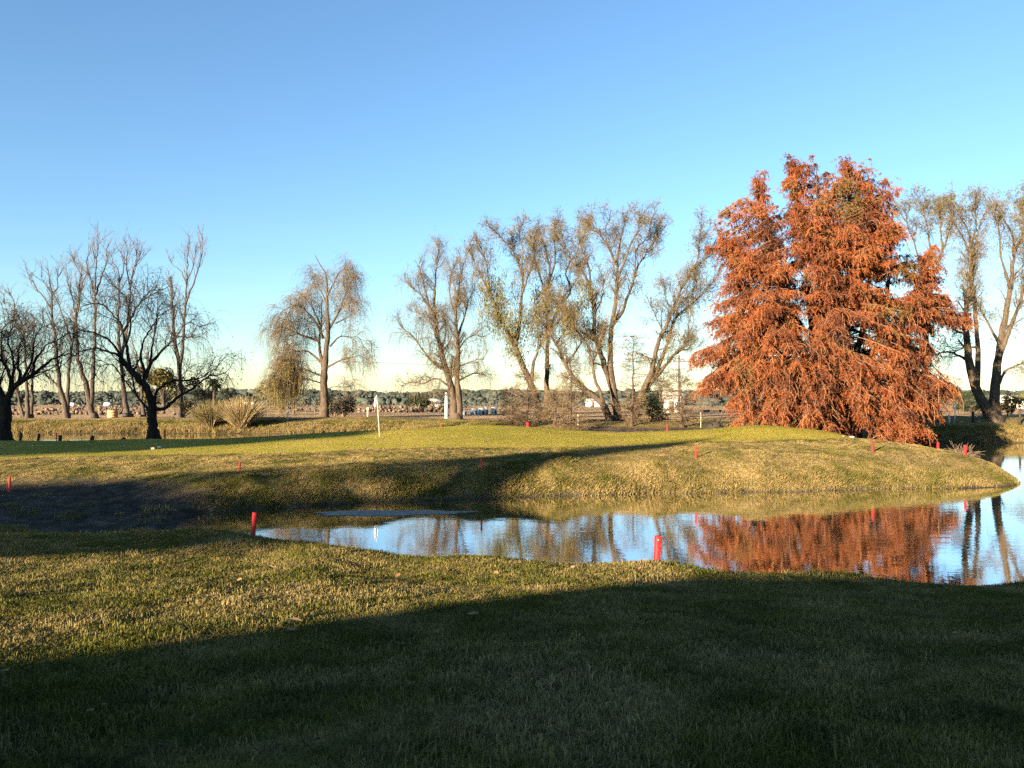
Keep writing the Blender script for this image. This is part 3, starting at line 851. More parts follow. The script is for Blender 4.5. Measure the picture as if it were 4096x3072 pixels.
# --- tall bare trees on the far bank, left
bare = [
 ('tall bare grey tree with a forked top left of the black willow', 490, 1440, 92, .33, 201, [
    ([(490, 1445), (480, 1340), (440, 1200), (420, 1000), (400, 820), (385, 650), (380, 500), (365, 400), (350, 320)], .36, .03, 0),
    ([(440, 1200), (380, 1140), (320, 1060), (290, 990)], .13, .03, -1.5),
    ([(385, 640), (330, 540), (270, 470), (220, 390), (200, 350)], .12, .02, 1.5),
    ([(380, 500), (330, 430), (300, 370)], .07, .02, -1.0),
    ([(385, 520), (430, 440), (420, 350), (400, 310)], .08, .02, 1.0)]),
 ('slender bare grey tree leaning right behind the black willow drapery', 500, 1440, 96, .26, 202, [
    ([(495, 1445), (505, 1150), (520, 950), (550, 760), (555, 650), (520, 480), (490, 380), (480, 320)], .30, .02, 0),
    ([(555, 720), (590, 520), (600, 400), (560, 300), (540, 240)], .14, .02, 1.5),
    ([(530, 860), (480, 720), (420, 560), (370, 460)], .12, .02, -1.5)]),
 ('broad bare grey tree with many upright stems left of the black willow', 690, 1435, 90, .42, 203, [
    ([(690, 1440), (665, 1330), (640, 1200), (600, 1080), (575, 950), (560, 750), (570, 600), (590, 450), (600, 370)], .40, .03, 0),
    ([(670, 1340), (680, 1200), (695, 950), (705, 700), (700, 500), (650, 370), (580, 290), (530, 260)], .30, .02, 1.0),
    ([(702, 520), (740, 400), (790, 260), (780, 170)], .14, .02, 1.5),
    ([(700, 480), (705, 380), (712, 280), (715, 140)], .12, .02, -1.5),
    ([(650, 370), (640, 260), (670, 190), (665, 140)], .08, .02, 1.2),
    ([(575, 640), (610, 420), (680, 300), (700, 210)], .10, .02, -2)]),
 ('tallest bare grey tree rising right above the black willow crown', 960, 1440, 94, .36, 204, [
    ([(965, 1445), (935, 1380), (910, 1200), (890, 1000), (870, 800), (872, 600), (880, 400), (830, 260), (800, 190)], .36, .02, 0),
    ([(890, 1000), (930, 800), (955, 600), (945, 350), (935, 120)], .22, .02, 1.2),
    ([(955, 480), (985, 330), (1010, 240), (1005, 140)], .11, .02, -1.2),
    ([(960, 420), (1000, 330), (1030, 200)], .07, .02, 1.4),
    ([(880, 420), (910, 300), (890, 180)], .08, .02, 1.2)]),
 ('tall bare grey tree with a broken stub behind the right of the black willow', 1330, 1440, 93, .40, 205, [
    ([(1325, 1445), (1330, 1250), (1320, 1030), (1290, 850), (1272, 650), (1262, 380)], .40, .10, 0),
    ([(1325, 1060), (1350, 900), (1360, 720), (1370, 550), (1378, 400), (1385, 220), (1395, 110)], .24, .02, 1.2),
    ([(1368, 590), (1420, 440), (1470, 300), (1495, 200), (1490, 110)], .14, .02, -1.0),
    ([(1375, 430), (1330, 340), (1280, 300), (1260, 270)], .08, .02, 1.5),
    ([(1378, 400), (1430, 300), (1440, 180)], .07, .02, 1.0),
    ([(1360, 720), (1310, 560), (1280, 480)], .08, .02, -1.5)]),
 ('thin bare tree with brown trunk near the left picture edge', 205, 1440, 88, .24, 206, [
    ([(205, 1445), (200, 1250), (190, 1050), (185, 900), (150, 720), (90, 560), (80, 490)], .26, .02, 0),
    ([(185, 930), (150, 780), (60, 640), (20, 540)], .10, .02, 1.5)]),
 ('straight thin bare trunk second from the left picture edge', 232, 1440, 91, .22, 207, [
    ([(230, 1445), (238, 1200), (236, 1000), (240, 800), (280, 680)], .24, .02, 0),
    ([(238, 960), (200, 800), (190, 700)], .09, .02, 1.0)]),
 ('low leaning bare trunk by the far left bank', 160, 1440, 90, .18, 208, [
    ([(185, 1445), (150, 1330), (130, 1240), (60, 1080), (20, 940)], .2, .02, -1.0),
    ([(130, 1240), (110, 1100), (120, 980)], .08, .02, 1.0)]),
 ('short pale bare trunk just left of the black willow trunk', 1060, 1440, 89, .26, 209, [
    ([(1065, 1445), (1050, 1330), (1045, 1220), (1020, 1050), (1000, 900), (960, 800)], .28, .02, 0),
    ([(1048, 1250), (1080, 1080), (1090, 940)], .10, .02, 1.2)]),
]
for lab, cx, cy, d, r0, seed, specs in bare:
    x4, _ = cm1(cx, cy)
    base = ground_at(x4, d)
    T = Tree('bare_tree', lab, base, seed, M_bark_pale, 'bare trees on the far bank')
    T.flare(base, r0)
    limbs_px(T, cm1, d, specs, .06)
    P, R = T.arr(14)
    crown, leaf = fine_bare(T, P, R, 9 * len(P), 42 * len(P), 110 * len(P), .42, (1.3, 3.2), .13, .019, .15, .13, .30, r1=.036, r2=.021, n2len=.8)
    T.finish(crown, M_twig_grey, leaf, M_leaf_grey)

# --- weeping willow right of the pampas, with leafy skirt
cm2 = crop_map(900, 950, 1952, 1000)
dW = 92.0
x4, _ = cm2(770, 1420); base = ground_at(x4, dW)
T = Tree('weeping_willow', 'tall half bare weeping willow with olive leaves trailing at its lower left', base, 103, M_bark_willow)
T.flare(base, .55, .9)
limbs_px(T, cm2, dW, [
    ([(772, 1425), (778, 1300), (772, 1100), (782, 1000), (792, 850), (805, 760), (800, 600), (796, 450), (790, 300), (745, 220), (700, 130)], .60, .03, 0),
    ([(765, 1010), (745, 900), (735, 800), (752, 700), (755, 560), (760, 460)], .24, .03, 2.0),
    ([(770, 790), (720, 680), (650, 590), (560, 530), (470, 560), (430, 610)], .2, .02, -2.5),
    ([(798, 740), (850, 650), (900, 560), (930, 470), (975, 370), (1000, 290)], .2, .02, 1.5),
    ([(800, 450), (850, 350), (890, 270), (965, 220)], .12, .02, -1.5),
    ([(742, 970), (650, 890), (560, 890), (480, 905), (400, 960)], .15, .02, 2.5),
    ([(735, 810), (620, 770), (540, 740), (430, 700), (370, 760)], .15, .02, -3.0),
    ([(798, 1015), (900, 960), (980, 940), (1060, 925), (1090, 970)], .13, .02, -2.0),
    ([(820, 850), (900, 770), (980, 780), (1045, 780), (1080, 850)], .12, .02, 2.5),
    ([(865, 670), (960, 620), (1030, 560)], .09, .02, 2.5),
    ([(850, 580), (950, 520), (1015, 480), (1040, 540)], .08, .02, -2.0),
    ([(752, 700), (690, 560), (650, 450), (590, 440)], .12, .02, 3.0),
    ([(795, 520), (740, 400), (680, 340), (665, 270)], .1, .02, 2.0),
    ([(770, 1090), (680, 1050), (560, 1010), (430, 1020), (370, 1100)], .12, .02, -2.5),
    ([(772, 1150), (700, 1120), (600, 1100), (480, 1120), (400, 1180)], .10, .02, 1.5),
    ([(800, 1180), (880, 1160), (950, 1170), (1000, 1150)], .05, .015, 1.5),
])
P, R = T.arr(12, range(1, len(T.limbs)))
crown, leaf = weeping(T, P, R, (1.0, 3.8), 170, 1050, 7600, .10, 1.4, .16, .018, (1.0, 2.7), floor=base[2] + 1.0)
P2, R2 = T.arr(12, [2, 5, 6, 13, 13, 14, 14])
c2, l2 = weeping(T, P2, R2, (1.4, 5.4), 60, 320, 3000, .04, 4.5, .20, .020, (.9, 2.4), floor=base[2] - .1, lw=.34)
crown.add(np.concatenate(c2.V), np.concatenate(c2.Q))
# the skirt thins out upwards
fv = np.concatenate(l2.V).reshape(-1, 4, 3)
fk = T.r.uniform(0, 1, len(fv)) < np.clip((base[2] + 10.5 - fv[:, 0, 2]) / 6.5, .10, 1)
fv = fv[fk]
leaf2 = Geo().add(fv.reshape(-1, 3), np.arange(len(fv) * 4).reshape(-1, 4))
T.finish(crown, M_twig_brown, leaf, M_leaf_grey)
o = obj('leafy_skirt', leaf2.mesh('leafy_skirt', M_leaf_gold), T.root); o.location = tuple(-T.base); tag(o, kind='stuff')

# --- double-trunked tree beside the white pillar
dD = 84.0
x4, _ = cm2(1800, 1440); base = ground_at(x4, dD)
T = Tree('willow_tree', 'bare willow with twin trunks beside the white pillar', base, 104, M_bark_willow)
T.flare(base, .62, .8)
limbs_px(T, cm2, dD, [
    ([(1785, 1445), (1786, 1300), (1762, 1150), (1722, 1020), (1692, 900), (1662, 770), (1640, 620), (1590, 540), (1550, 470), (1480, 400), (1400, 325)], .52, .02, 0),
    ([(1832, 1445), (1825, 1250), (1812, 1100), (1820, 900), (1806, 700), (1802, 550), (1822, 400), (1850, 250), (1890, 120)], .44, .02, -.6),
    ([(1642, 640), (1634, 500), (1640, 380), (1652, 230), (1668, 80)], .2, .02, 1.6),
    ([(1822, 760), (1870, 620), (1902, 500), (1942, 390)], .16, .02, 1.8),
    ([(1745, 1050), (1670, 1010), (1600, 950), (1540, 870), (1470, 770), (1400, 720), (1340, 640)], .17, .02, -2.4),
    ([(1800, 1265), (1740, 1230), (1680, 1240), (1640, 1200)], .10, .02, -1.5),
    ([(1768, 1175), (1650, 1100), (1560, 1140), (1450, 1130), (1380, 1160)], .12, .02, 1.6),
    ([(1825, 1115), (1900, 1080), (1960, 1060), (2040, 1075)], .12, .02, 1.6),
    ([(1825, 1005), (1950, 960), (2020, 950)], .10, .02, -2.0),
    ([(1660, 780), (1600, 660), (1520, 600), (1430, 560)], .10, .02, 2.2),
    ([(1600, 545), (1560, 400), (1530, 300), (1545, 180)], .09, .02, -1.2),
    ([(1805, 620), (1760, 480), (1760, 330), (1800, 200)], .10, .02, -1.4),
    ([(1690, 880), (1720, 760), (1718, 640), (1700, 570)], .13, .05, 1.2),
    ([(1820, 880), (1880, 800), (1950, 760), (2010, 780)], .09, .02, 1.5),
])
P, R = T.arr(12)
crown, leaf = weeping(T, P, R, (1.0, 3.6), 110, 650, 5200, .08, 1.2, .15, .017, (1.0, 2.8), floor=base[2] + 1.0)
c2, l2 = fine_bare(T, P, R, 110, 800, 4000, .5, (1.0, 2.6), .14, .016, .4, .13, .5)
crown.add(np.concatenate(c2.V), np.concatenate(c2.Q)); leaf.add(np.concatenate(l2.V), np.concatenate(l2.Q))
T.finish(crown, M_twig_brown, leaf, M_leaf_olive)

# --- the clump of tall willows in the middle
cm3 = crop_map(1800, 800, 1825, 1100)
mid = [
 ('tall willow with dense olive clumps, left of the middle clump of willows', 560, 1480, 76, .45, 301, [
    ([(600, 1490), (590, 1400), (545, 1230), (492, 1130), (460, 1030), (430, 970), (395, 900), (340, 800), (290, 690), (240, 560), (160, 420), (140, 330)], .46, .02, 0),
    ([(432, 975), (465, 800), (475, 650), (490, 560), (470, 450), (420, 330), (400, 230)], .22, .02, 1.5),
    ([(478, 620), (520, 500), (560, 400), (560, 280)], .12, .02, -1.2),
    ([(470, 460), (480, 340), (460, 230), (480, 160)], .09, .02, 1.6),
    ([(420, 340), (350, 260), (300, 220)], .08, .02, -1.5),
    ([(300, 700), (260, 560), (240, 420), (200, 320)], .10, .02, -1.5),
    ([(545, 1200), (552, 1100), (600, 960), (680, 850), (740, 790), (800, 740)], .2, .02, -1.6)], [(330, 720, 1.6), (420, 820, 1.9), (280, 570, 1.2), (520, 850, 1.6), (250, 760, 1.1)]),
 ('upright willow with hanging olive leaf masses in the middle clump', 645, 1480, 79, .36, 302, [
    ([(640, 1490), (642, 1250), (645, 1000), (650, 900), (642, 700), (660, 500), (640, 350), (590, 220)], .36, .02, 0),
    ([(650, 880), (700, 760), (730, 700), (800, 600), (770, 480), (800, 400), (760, 300), (720, 200)], .18, .02, 1.6),
    ([(655, 560), (700, 400), (690, 280), (700, 150)], .12, .02, -1.4),
    ([(645, 640), (590, 480), (560, 350), (560, 240)], .12, .02, 1.4),
    ([(700, 780), (760, 640), (850, 520), (900, 420)], .12, .02, -1.6)], [(620, 640, 1.3), (640, 740, 1.5), (600, 830, 1.3), (690, 640, 1.2)]),
 ('dark willow trunk leaning steeply left across the middle clump', 1010, 1460, 73, .40, 303, [
    ([(1080, 1490), (1010, 1350), (930, 1285), (845, 1205), (765, 1095), (705, 960), (640, 860), (600, 780)], .40, .03, -.5),
    ([(765, 1095), (850, 980), (900, 910), (960, 880)], .14, .02, 1.4),
    ([(705, 960), (770, 860), (830, 800)], .10, .02, -1.4)], [(800, 900, 1.0)]),
 ('willow with trunk arching left, top crown centre of the middle clump', 1110, 1480, 77, .42, 304, [
    ([(1115, 1490), (1090, 1300), (1050, 1180), (1010, 1050), (980, 950), (950, 850), (962, 750), (932, 600), (880, 480), (830, 440), (790, 380), (740, 300), (690, 220)], .42, .02, 0),
    ([(935, 610), (920, 440), (870, 300), (860, 180)], .14, .02, 1.6),
    ([(980, 950), (880, 880), (800, 810), (740, 730), (680, 660)], .15, .02, -2),
    ([(960, 760), (1010, 640), (1020, 520)], .10, .02, 1.8),
    ([(830, 440), (850, 300), (900, 220), (940, 140)], .09, .02, -1)], [(900, 640, 1.1), (870, 760, 1.2), (970, 820, 1.0)]),
 ('tallest willow of the middle clump with a rounded leafy top', 1100, 1480, 74, .46, 305, [
    ([(1125, 1490), (1085, 1270), (1066, 1100), (1065, 900), (1080, 800), (1100, 650), (1112, 490), (1092, 400), (1040, 300), (970, 200), (890, 140)], .44, .02, 0),
    ([(1075, 830), (1140, 750), (1190, 620), (1230, 480), (1300, 350), (1390, 210), (1400, 130)], .2, .02, 1.2),
    ([(1115, 500), (1160, 400), (1200, 300), (1250, 200), (1270, 110)], .14, .02, -1.2),
    ([(1110, 490), (1120, 330), (1150, 200), (1180, 80)], .14, .02, 1.4),
    ([(1040, 300), (1030, 200), (1060, 110)], .08, .02, -1.2),
    ([(1230, 480), (1240, 330), (1320, 230), (1330, 120)], .09, .02, 1.5)], [(1060, 580, .8), (1080, 380, .7), (1000, 370, .6)]),
 ('thin crooked willow stem inside the middle clump', 1050, 1480, 72, .24, 306, [
    ([(1060, 1490), (1015, 1340), (960, 1180), (940, 1060), (885, 920), (800, 820), (740, 730)], .24, .02, 0),
    ([(945, 1070), (1000, 960), (1010, 860)], .08, .02, 1.2)], []),
 ('willow leaning right towards the orange cypress with a dead broken limb', 1250, 1450, 72, .44, 307, [
    ([(1225, 1490), (1270, 1295), (1330, 1150), (1370, 1000), (1420, 870), (1480, 720), (1550, 570), (1620, 450), (1690, 385), (1745, 290)], .36, .02, 0),
    ([(1240, 1480), (1285, 1300), (1380, 1120), (1440, 960), (1490, 800), (1560, 720), (1680, 620), (1745, 530)], .32, .02, 1.5),
    ([(1335, 1210), (1420, 1110), (1500, 1020), (1560, 940), (1587, 885)], .20, .06, -.8),
    ([(1500, 1020), (1560, 990), (1605, 985)], .09, .03, .5),
    ([(1552, 570), (1640, 400), (1650, 280), (1665, 200)], .10, .02, -1.4),
    ([(1480, 730), (1430, 650), (1420, 560)], .09, .02, 1.4),
    ([(1420, 880), (1360, 760), (1330, 680)], .07, .02, -1.4),
    ([(1490, 800), (1520, 700), (1600, 620), (1650, 520)], .08, .02, 1.2)], [(1400, 720, .8), (1330, 850, .7)]),
]
def leaf_mass(T, cm, d, spots, per=560, ln=.24):
    """hanging leafy tufts gathered round points of the crown"""
    g_ = Geo()
    for cx, cy, rad in spots:
        if rad < .95: continue
        x, y = cm(cx, cy)
        c = P4(x, y, d) + np.array([0, T.r.uniform(-1, 1), 0])
        m = int(per * rad * rad)
        k_ = max(6, int(rad * 9))
        cc = T.r.normal(0, 1, (k_, 3)) * rad * [.55, .55, .75]
        pos = c + cc[T.r.integers(0, k_, m)] + T.r.normal(0, 1, (m, 3)) * rad * [.20, .20, .38]
        dd = norm(T.r.normal(0, .35, (m, 3)) + [0, 0, -1.0])
        V, Q = leaves(pos, dd, ln * T.r.uniform(.6, 1.6, m), ln * .3 * T.r.uniform(.6, 1.3, m), T.r); g_.add(V, Q)
    return g_
for lab, cx, cy, d, r0, seed, specs, masses in mid:
    x4, _ = cm3(cx, cy)
    x4 = cm3(specs[0][0][0][0], 0)[0]
    base = ground_at(x4, d)
    T = Tree('willow_tree', lab, base, seed, M_bark_willow, 'clump of tall willows in the middle')
    T.flare(base, r0)
    limbs_px(T, cm3, d, specs, .05)
    P, R = T.arr(12)
    crown, leaf = fine_bare(T, P, R, 14 * len(P), 110 * len(P), 500 * len(P), .5, (1.0, 2.7), .12, .017, .85, .15, .45, drop=.20)
    c2, l2 = weeping(T, P, R, (.6, 2.2), 10 * len(P), 70 * len(P), 300 * len(P), .05, 2.5, .15, .015, (.8, 2.0), floor=base[2] + 1.5)
    crown.add(np.concatenate(c2.V), np.concatenate(c2.Q)); leaf.add(np.concatenate(l2.V), np.concatenate(l2.Q))
    if masses:
        lm = leaf_mass(T, cm3, d, masses)
        if lm.n: leaf.add(np.concatenate(lm.V), np.concatenate(lm.Q))
    T.finish(crown, M_twig_brown, leaf, M_leaf_olive)

# --- young leafless cypresses with level branches
young = [
 ('young bare cypress with level branches at the left of the middle clump', 505, 1500, 68, 1130, 150, 401),
 ('small thin bare cypress between two taller young cypresses', 695, 1500, 66, 1240, 120, 402),
 ('young bare cypress with dark lower trunk left of the hollow', 795, 1535, 62, 1040, 130, 403),
 ('young bare cypress with a reddish tip in front of the willows', 1205, 1500, 63, 880, 135, 404),
 ('dark bare young cypress with broken top near the utility pole', 1540, 1520, 62, 1130, 150, 405),
 ('low brown leafless cypress beside the white concrete blocks', 405, 1440, 70, 1230, 110, 406),
 ('dim bare sapling behind the dark hollow', 1395, 1500, 66, 1170, 90, 407),
]
for lab, cx, cy, d, top, wid, seed in young:
    x4, y4 = cm3(cx, cy); base = ground_at(x4, d)
    T = Tree('young_cypress', lab, base, seed, M_bark_cyp, 'young leafless cypresses')
    tp = P4(*cm3(cx + (10 if seed != 405 else -15), top), d)
    Hh = tp[2] - base[2]
    T.flare(base, .15, .3, 8)
    T.limb([base - [0, 0, .2], base * .6 + tp * .4 + [.05, .1, 0], tp], .15, .015, 14, 7, .04)
    P, R = T.arr(14)
    Wm = wid * .6027 / 4 / F * d
    B1, R1 = sprout(P, R, 22 * Hh, T.r, .06, .97, (1.5, .12), (Wm * .6, Wm * 1.15), 7, (0, 0, 1), .025, .10, .30, .012)
    V_, Q_ = tubes(B1, R1, 4); T.wood.add(V_, Q_)
    crown, leaf = Geo(), Geo()
    B2, R2 = sprout(B1, R1, 2200, T.r, .25, 1, (.9, .25), (.2, .75), 4, (0, 0, -1), .05, .14, .6, .006)
    V_, Q_ = ribbons(B2, np.full(B2.shape[:2], .016), T.r); crown.add(V_, Q_)
    if seed == 404:
        m = 500; idx_ = T.r.integers(0, len(B2), m); pos, tan, _, _ = at_param(B2, idx_, T.r.uniform(.2, 1, m))
        k = pos[:, 2] > base[2] + Hh * .66
        V_, Q_ = leaves(pos[k], norm(tan[k] + [0, 0, -.8]), np.full(k.sum(), .2), np.full(k.sum(), .06), T.r); leaf.add(V_, Q_)
    T.finish(crown, M_twig_brown, leaf, M_leaf_rust)

# --- big dark-trunked willow at the right
cm4 = crop_map(2700, 600, 1853, 1396)
dR = 66.0
x4, _ = cm4(1690, 1455); base = ground_at(x4, dR)
T = Tree('willow_tree', 'tall willow with dark forked trunk on the right pond bank', base, 105, M_bark_willow)
T.flare(base, .58, .8)
limbs_px(T, cm4, dR, [
    ([(1692, 1465), (1665, 1400), (1640, 1345), (1600, 1275), (1575, 1200), (1557, 1080), (1540, 900), (1560, 700), (1580, 550), (1560, 450), (1510, 350)], .52, .02, 0),
    ([(1694, 1460), (1696, 1370), (1700, 1250), (1715, 1120), (1740, 950), (1770, 800), (1790, 650), (1800, 480), (1760, 380), (1715, 320)], .50, .02, .6),
    ([(1602, 1250), (1608, 1150), (1606, 1050), (1592, 850), (1580, 650), (1600, 480), (1640, 340)], .28, .02, 1.0),
    ([(1720, 1100), (1780, 950), (1840, 770), (1870, 600), (1860, 440)], .24, .02, -1.0),
    ([(1708, 1265), (1750, 1180), (1800, 1150), (1870, 1125)], .16, .03, -1.0),
    ([(1722, 1030), (1650, 900), (1590, 780), (1560, 720)], .13, .02, 1.8),
    ([(1562, 1120), (1500, 1090), (1440, 1070), (1380, 1085)], .14, .03, -1.2),
    ([(1600, 1045), (1540, 1050), (1480, 1065)], .10, .03, .8),
    ([(1585, 600), (1530, 470), (1480, 380), (1460, 300)], .12, .02, -1.5),
    ([(1570, 520), (1600, 400), (1590, 280)], .10, .02, 1.5),
    ([(1795, 560), (1850, 430), (1840, 290)], .12, .02, 1.5),
    ([(1780, 730), (1730, 560), (1720, 420), (1690, 330)], .12, .02, -1.5),
    ([(1655, 1370), (1600, 1300), (1640, 1390)], .10, .05, .4),
])
P, R = T.arr(12)
crown, leaf = fine_bare(T, P, R, 170, 1200, 5600, .5, (1.0, 2.7), .12, .016, 1.0, .15, .45, drop=.22)
c2, l2 = weeping(T, P, R, (.8, 2.6), 70, 450, 2600, .05, 1.6, .14, .014, (1.0, 2.2), floor=base[2] + 1.0)
crown.add(np.concatenate(c2.V), np.concatenate(c2.Q)); leaf.add(np.concatenate(l2.V), np.concatenate(l2.Q))
T.finish(crown, M_twig_brown, leaf, M_leaf_olive)

for lab, d, seed, specs in [
 ('slim willow rising behind the right shoulder of the orange cypress', 70.0, 106, [
    ([(1330, 1440), (1330, 1100), (1350, 750), (1400, 600), (1465, 420), (1480, 300)], .32, .02, 0),
    ([(1375, 660), (1350, 480), (1330, 350), (1310, 290)], .14, .02, 1.5),
    ([(1350, 780), (1290, 560), (1240, 420), (1230, 330)], .14, .02, -1.5),
    ([(1420, 540), (1410, 400), (1400, 300)], .10, .02, 1.5)]),
 ('pale willow mostly outside the right edge of the picture', 72.0, 107, [
    ([(1960, 1440), (1940, 1100), (1900, 800), (1880, 600), (1850, 400), (1840, 280)], .32, .02, 0),
    ([(1930, 1000), (1980, 700), (1990, 400), (1960, 250)], .18, .02, 1.5),
    ([(1880, 600), (1920, 420), (1900, 260)], .10, .02, -1.5)])]:
    x4, _ = cm4(*specs[0][0][0]); base = ground_at(x4, d)
    T = Tree('willow_tree', lab, base, seed, M_bark_willow)
    T.flare(base, .34)
    limbs_px(T, cm4, d, specs, .05)
    P, R = T.arr(12)
    crown, leaf = fine_bare(T, P, R, 80, 600, 3800, .5, (1.0, 2.6), .14, .015, 1.8, .15, .45, drop=.25)
    T.finish(crown, M_twig_brown, leaf, M_leaf_olive)

def needles(C, D, L, W, r):
    s_ = norm(np.cross(D, r.normal(size=C.shape)))
    V = np.stack([C - s_ * W[:, None] / 2, C + s_ * W[:, None] / 2, C + D * L[:, None]], 1)
    return V.reshape(-1, 3), np.arange(len(C) * 3).reshape(-1, 3)

# --- the orange bald cypress
dO = 47.5
x4, _ = cm4(825, 1480); base = ground_at(x4, dO)
T = Tree('bald_cypress', 'huge bald cypress with rusty orange autumn foliage beside the pond', base, 110, M_bark_cyp)
T.flare(base, .55, 1.2)
outline = np.array([(450, 120), (420, 160), (400, 260), (330, 235), (300, 340), (300, 400), (205, 360), (190, 480), (150, 520), (240, 600), (170, 690), (215, 800), (150, 880), (210, 990), (85, 1090), (80, 1240), (170, 1290), (290, 1300), (290, 1400), (260, 1465),
    (500, 1500), (800, 1500), (1150, 1560), (1300, 1610), (1470, 1620), (1430, 1500), (1400, 1440), (1440, 1310), (1540, 1260), (1420, 1120), (1480, 980), (1640, 890), (1530, 820), (1500, 770), (1420, 750), (1450, 620), (1400, 500), (1230, 560), (1220, 450), (1330, 365), (1180, 410), (1140, 310), (1210, 215), (1150, 150), (1100, 130), (1060, 190), (1010, 85), (960, 130), (900, 55), (830, 120), (800, 150), (760, 60), (700, 70), (640, 60), (600, 35), (565, 130), (560, 230), (540, 330), (500, 230)], float)
leaders = [
    [(790, 1500), (770, 1250), (730, 1000), (700, 700), (670, 400), (610, 40)],
    [(800, 1500), (740, 1200), (640, 950), (560, 700), (500, 450), (455, 120)],
    [(830, 1500), (900, 1150), (925, 900), (945, 600), (920, 300), (900, 55)],
    [(850, 1480), (930, 1180), (1000, 950), (1040, 600), (1050, 300), (1015, 90)],
    [(830, 1450), (760, 1000), (770, 600), (760, 300), (745, 65)],
    [(860, 1480), (1010, 1150), (1120, 850), (1150, 500), (1130, 150)],
    [(800, 1450), (600, 1150), (420, 850), (300, 600), (205, 370)],
    [(870, 1450), (1100, 1100), (1250, 800), (1330, 560)],
]
lead_dz = [0, 1.2, -.8, 1.6, -2.6, 2.6, -1.0, -.6]
for L_, dz in zip(leaders, lead_dz):
    limbs_px(T, cm4, dO, [(L_, .30, .02, dz)], .06)

def in_poly(pt, poly):
    x, y = pt[:, 0], pt[:, 1]
    ins = np.zeros(len(pt), bool)
    j = len(poly) - 1
    for i in range(len(poly)):
        xi, yi = poly[i]; xj, yj = poly[j]
        c = ((yi > y) != (yj > y)) & (x < (xj - xi) * (y - yi) / (yj - yi + 1e-9) + xi)
        ins ^= c; j = i
    return ins
r = T.r
cand = np.c_[r.uniform(60, 1650, 9000), r.uniform(30, 1620, 9000)]
cand = cand[in_poly(cand, outline)]
# clear windows through the crown where the sky shows
for (hx, hy, hw, hh) in ((965, 1000, 48, 105), (350, 1200, 28, 60), (1110, 1250, 60, 35), (780, 480, 40, 50), (560, 290, 20, 60), (1060, 440, 45, 50), (870, 1070, 40, 40), (1190, 560, 60, 50), (1300, 700, 40, 45)):
    q = ((cand[:, 0] - hx) / hw) ** 2 + ((cand[:, 1] - hy) / hh) ** 2
    cand = cand[(q > 1)]
lumpy = hash_noise(cand[:, 0] / 95, cand[:, 1] / 60, 31) + .5 * hash_noise(cand[:, 0] / 45, cand[:, 1] / 40, 32)
edge = np.clip((cand[:, 1] - 40) / 330, 0, 1)
cand = cand[lumpy > -.40 + .30 * (1 - edge)]
cand = cand[r.permutation(len(cand))[:1450]]
# the leaders carry foliage right to their tips
top_ = []
for L_ in leaders[:6]:
    q = resample([(a_, b_, 0) for a_, b_ in L_], 60)[38:, :2]
    k_ = np.repeat(q, 4, 0)
    top_.append(k_ + np.c_[r.normal(0, 1, len(k_)) * np.linspace(75, 14, len(k_)), r.normal(0, 12, len(k_)) + 6])
cand = np.concatenate([cand] + top_)
# each tip: a bough that leaves the nearest leader lower down, arches out and droops
LP = np.concatenate([resample([P4(*cm4(*q), dO) for q in L_], 40) + np.linspace(0, 1, 40)[:, None] ** 1.2 * [0, dz, 0] for L_, dz in zip(leaders, lead_dz)])
tips = np.array([P4(*cm4(*c_), dO) for c_ in cand])
axis_x = np.interp(tips[:, 2], [0, 4, 10, 17.5], [base[0] + .3, base[0] - .2, base[0] - .3, base[0] - .5])
half = np.interp(tips[:, 2], [0, 3, 8, 13, 16, 18], [7.6, 8.0, 7.2, 5.6, 3.8, 1.2])
dep = half * np.sqrt(np.clip(1 - ((tips[:, 0] - axis_x) / (half * 1.25)) ** 2, .04, 1)) * .85
sgn = r.uniform(-1, 1, len(tips)); sgn = np.sign(sgn) * np.abs(sgn) ** .6
tips = np.array([P4(*cm4(*c_), dO + q_) for c_, q_ in zip(cand, sgn * dep)])
boughs = []
for t_ in tips:
    dv = LP - t_
    cost = np.linalg.norm(dv * [1, 1, .75], axis=1) + np.abs(dv[:, 2] - np.interp(t_[2], [0, 7, 13], [.45, .12, -.45]) * np.linalg.norm(dv[:, :2], axis=1)) * .8
    s_ = LP[np.argmin(cost)]
    ln_ = np.linalg.norm(t_ - s_)
    mid_ = s_ * .5 + t_ * .5 + [0, 0, .10 * ln_]
    boughs.append(resample([s_, mid_, t_], 8))
boughs = np.array(boughs)
bl = np.linalg.norm(boughs[:, -1] - boughs[:, 0], axis=1)
boughs[:, 1:] += np.cumsum(r.normal(0, .055, boughs[:, 1:].shape), axis=1)
RB = np.clip(.010 + bl * .006, .010, .05)[:, None] * np.linspace(1, .3, 8)[None]
V_, Q_ = tubes(boughs, RB, 5)
bough_geo = Geo().add(V_, Q_)
crown, leaf = Geo(), Geo()
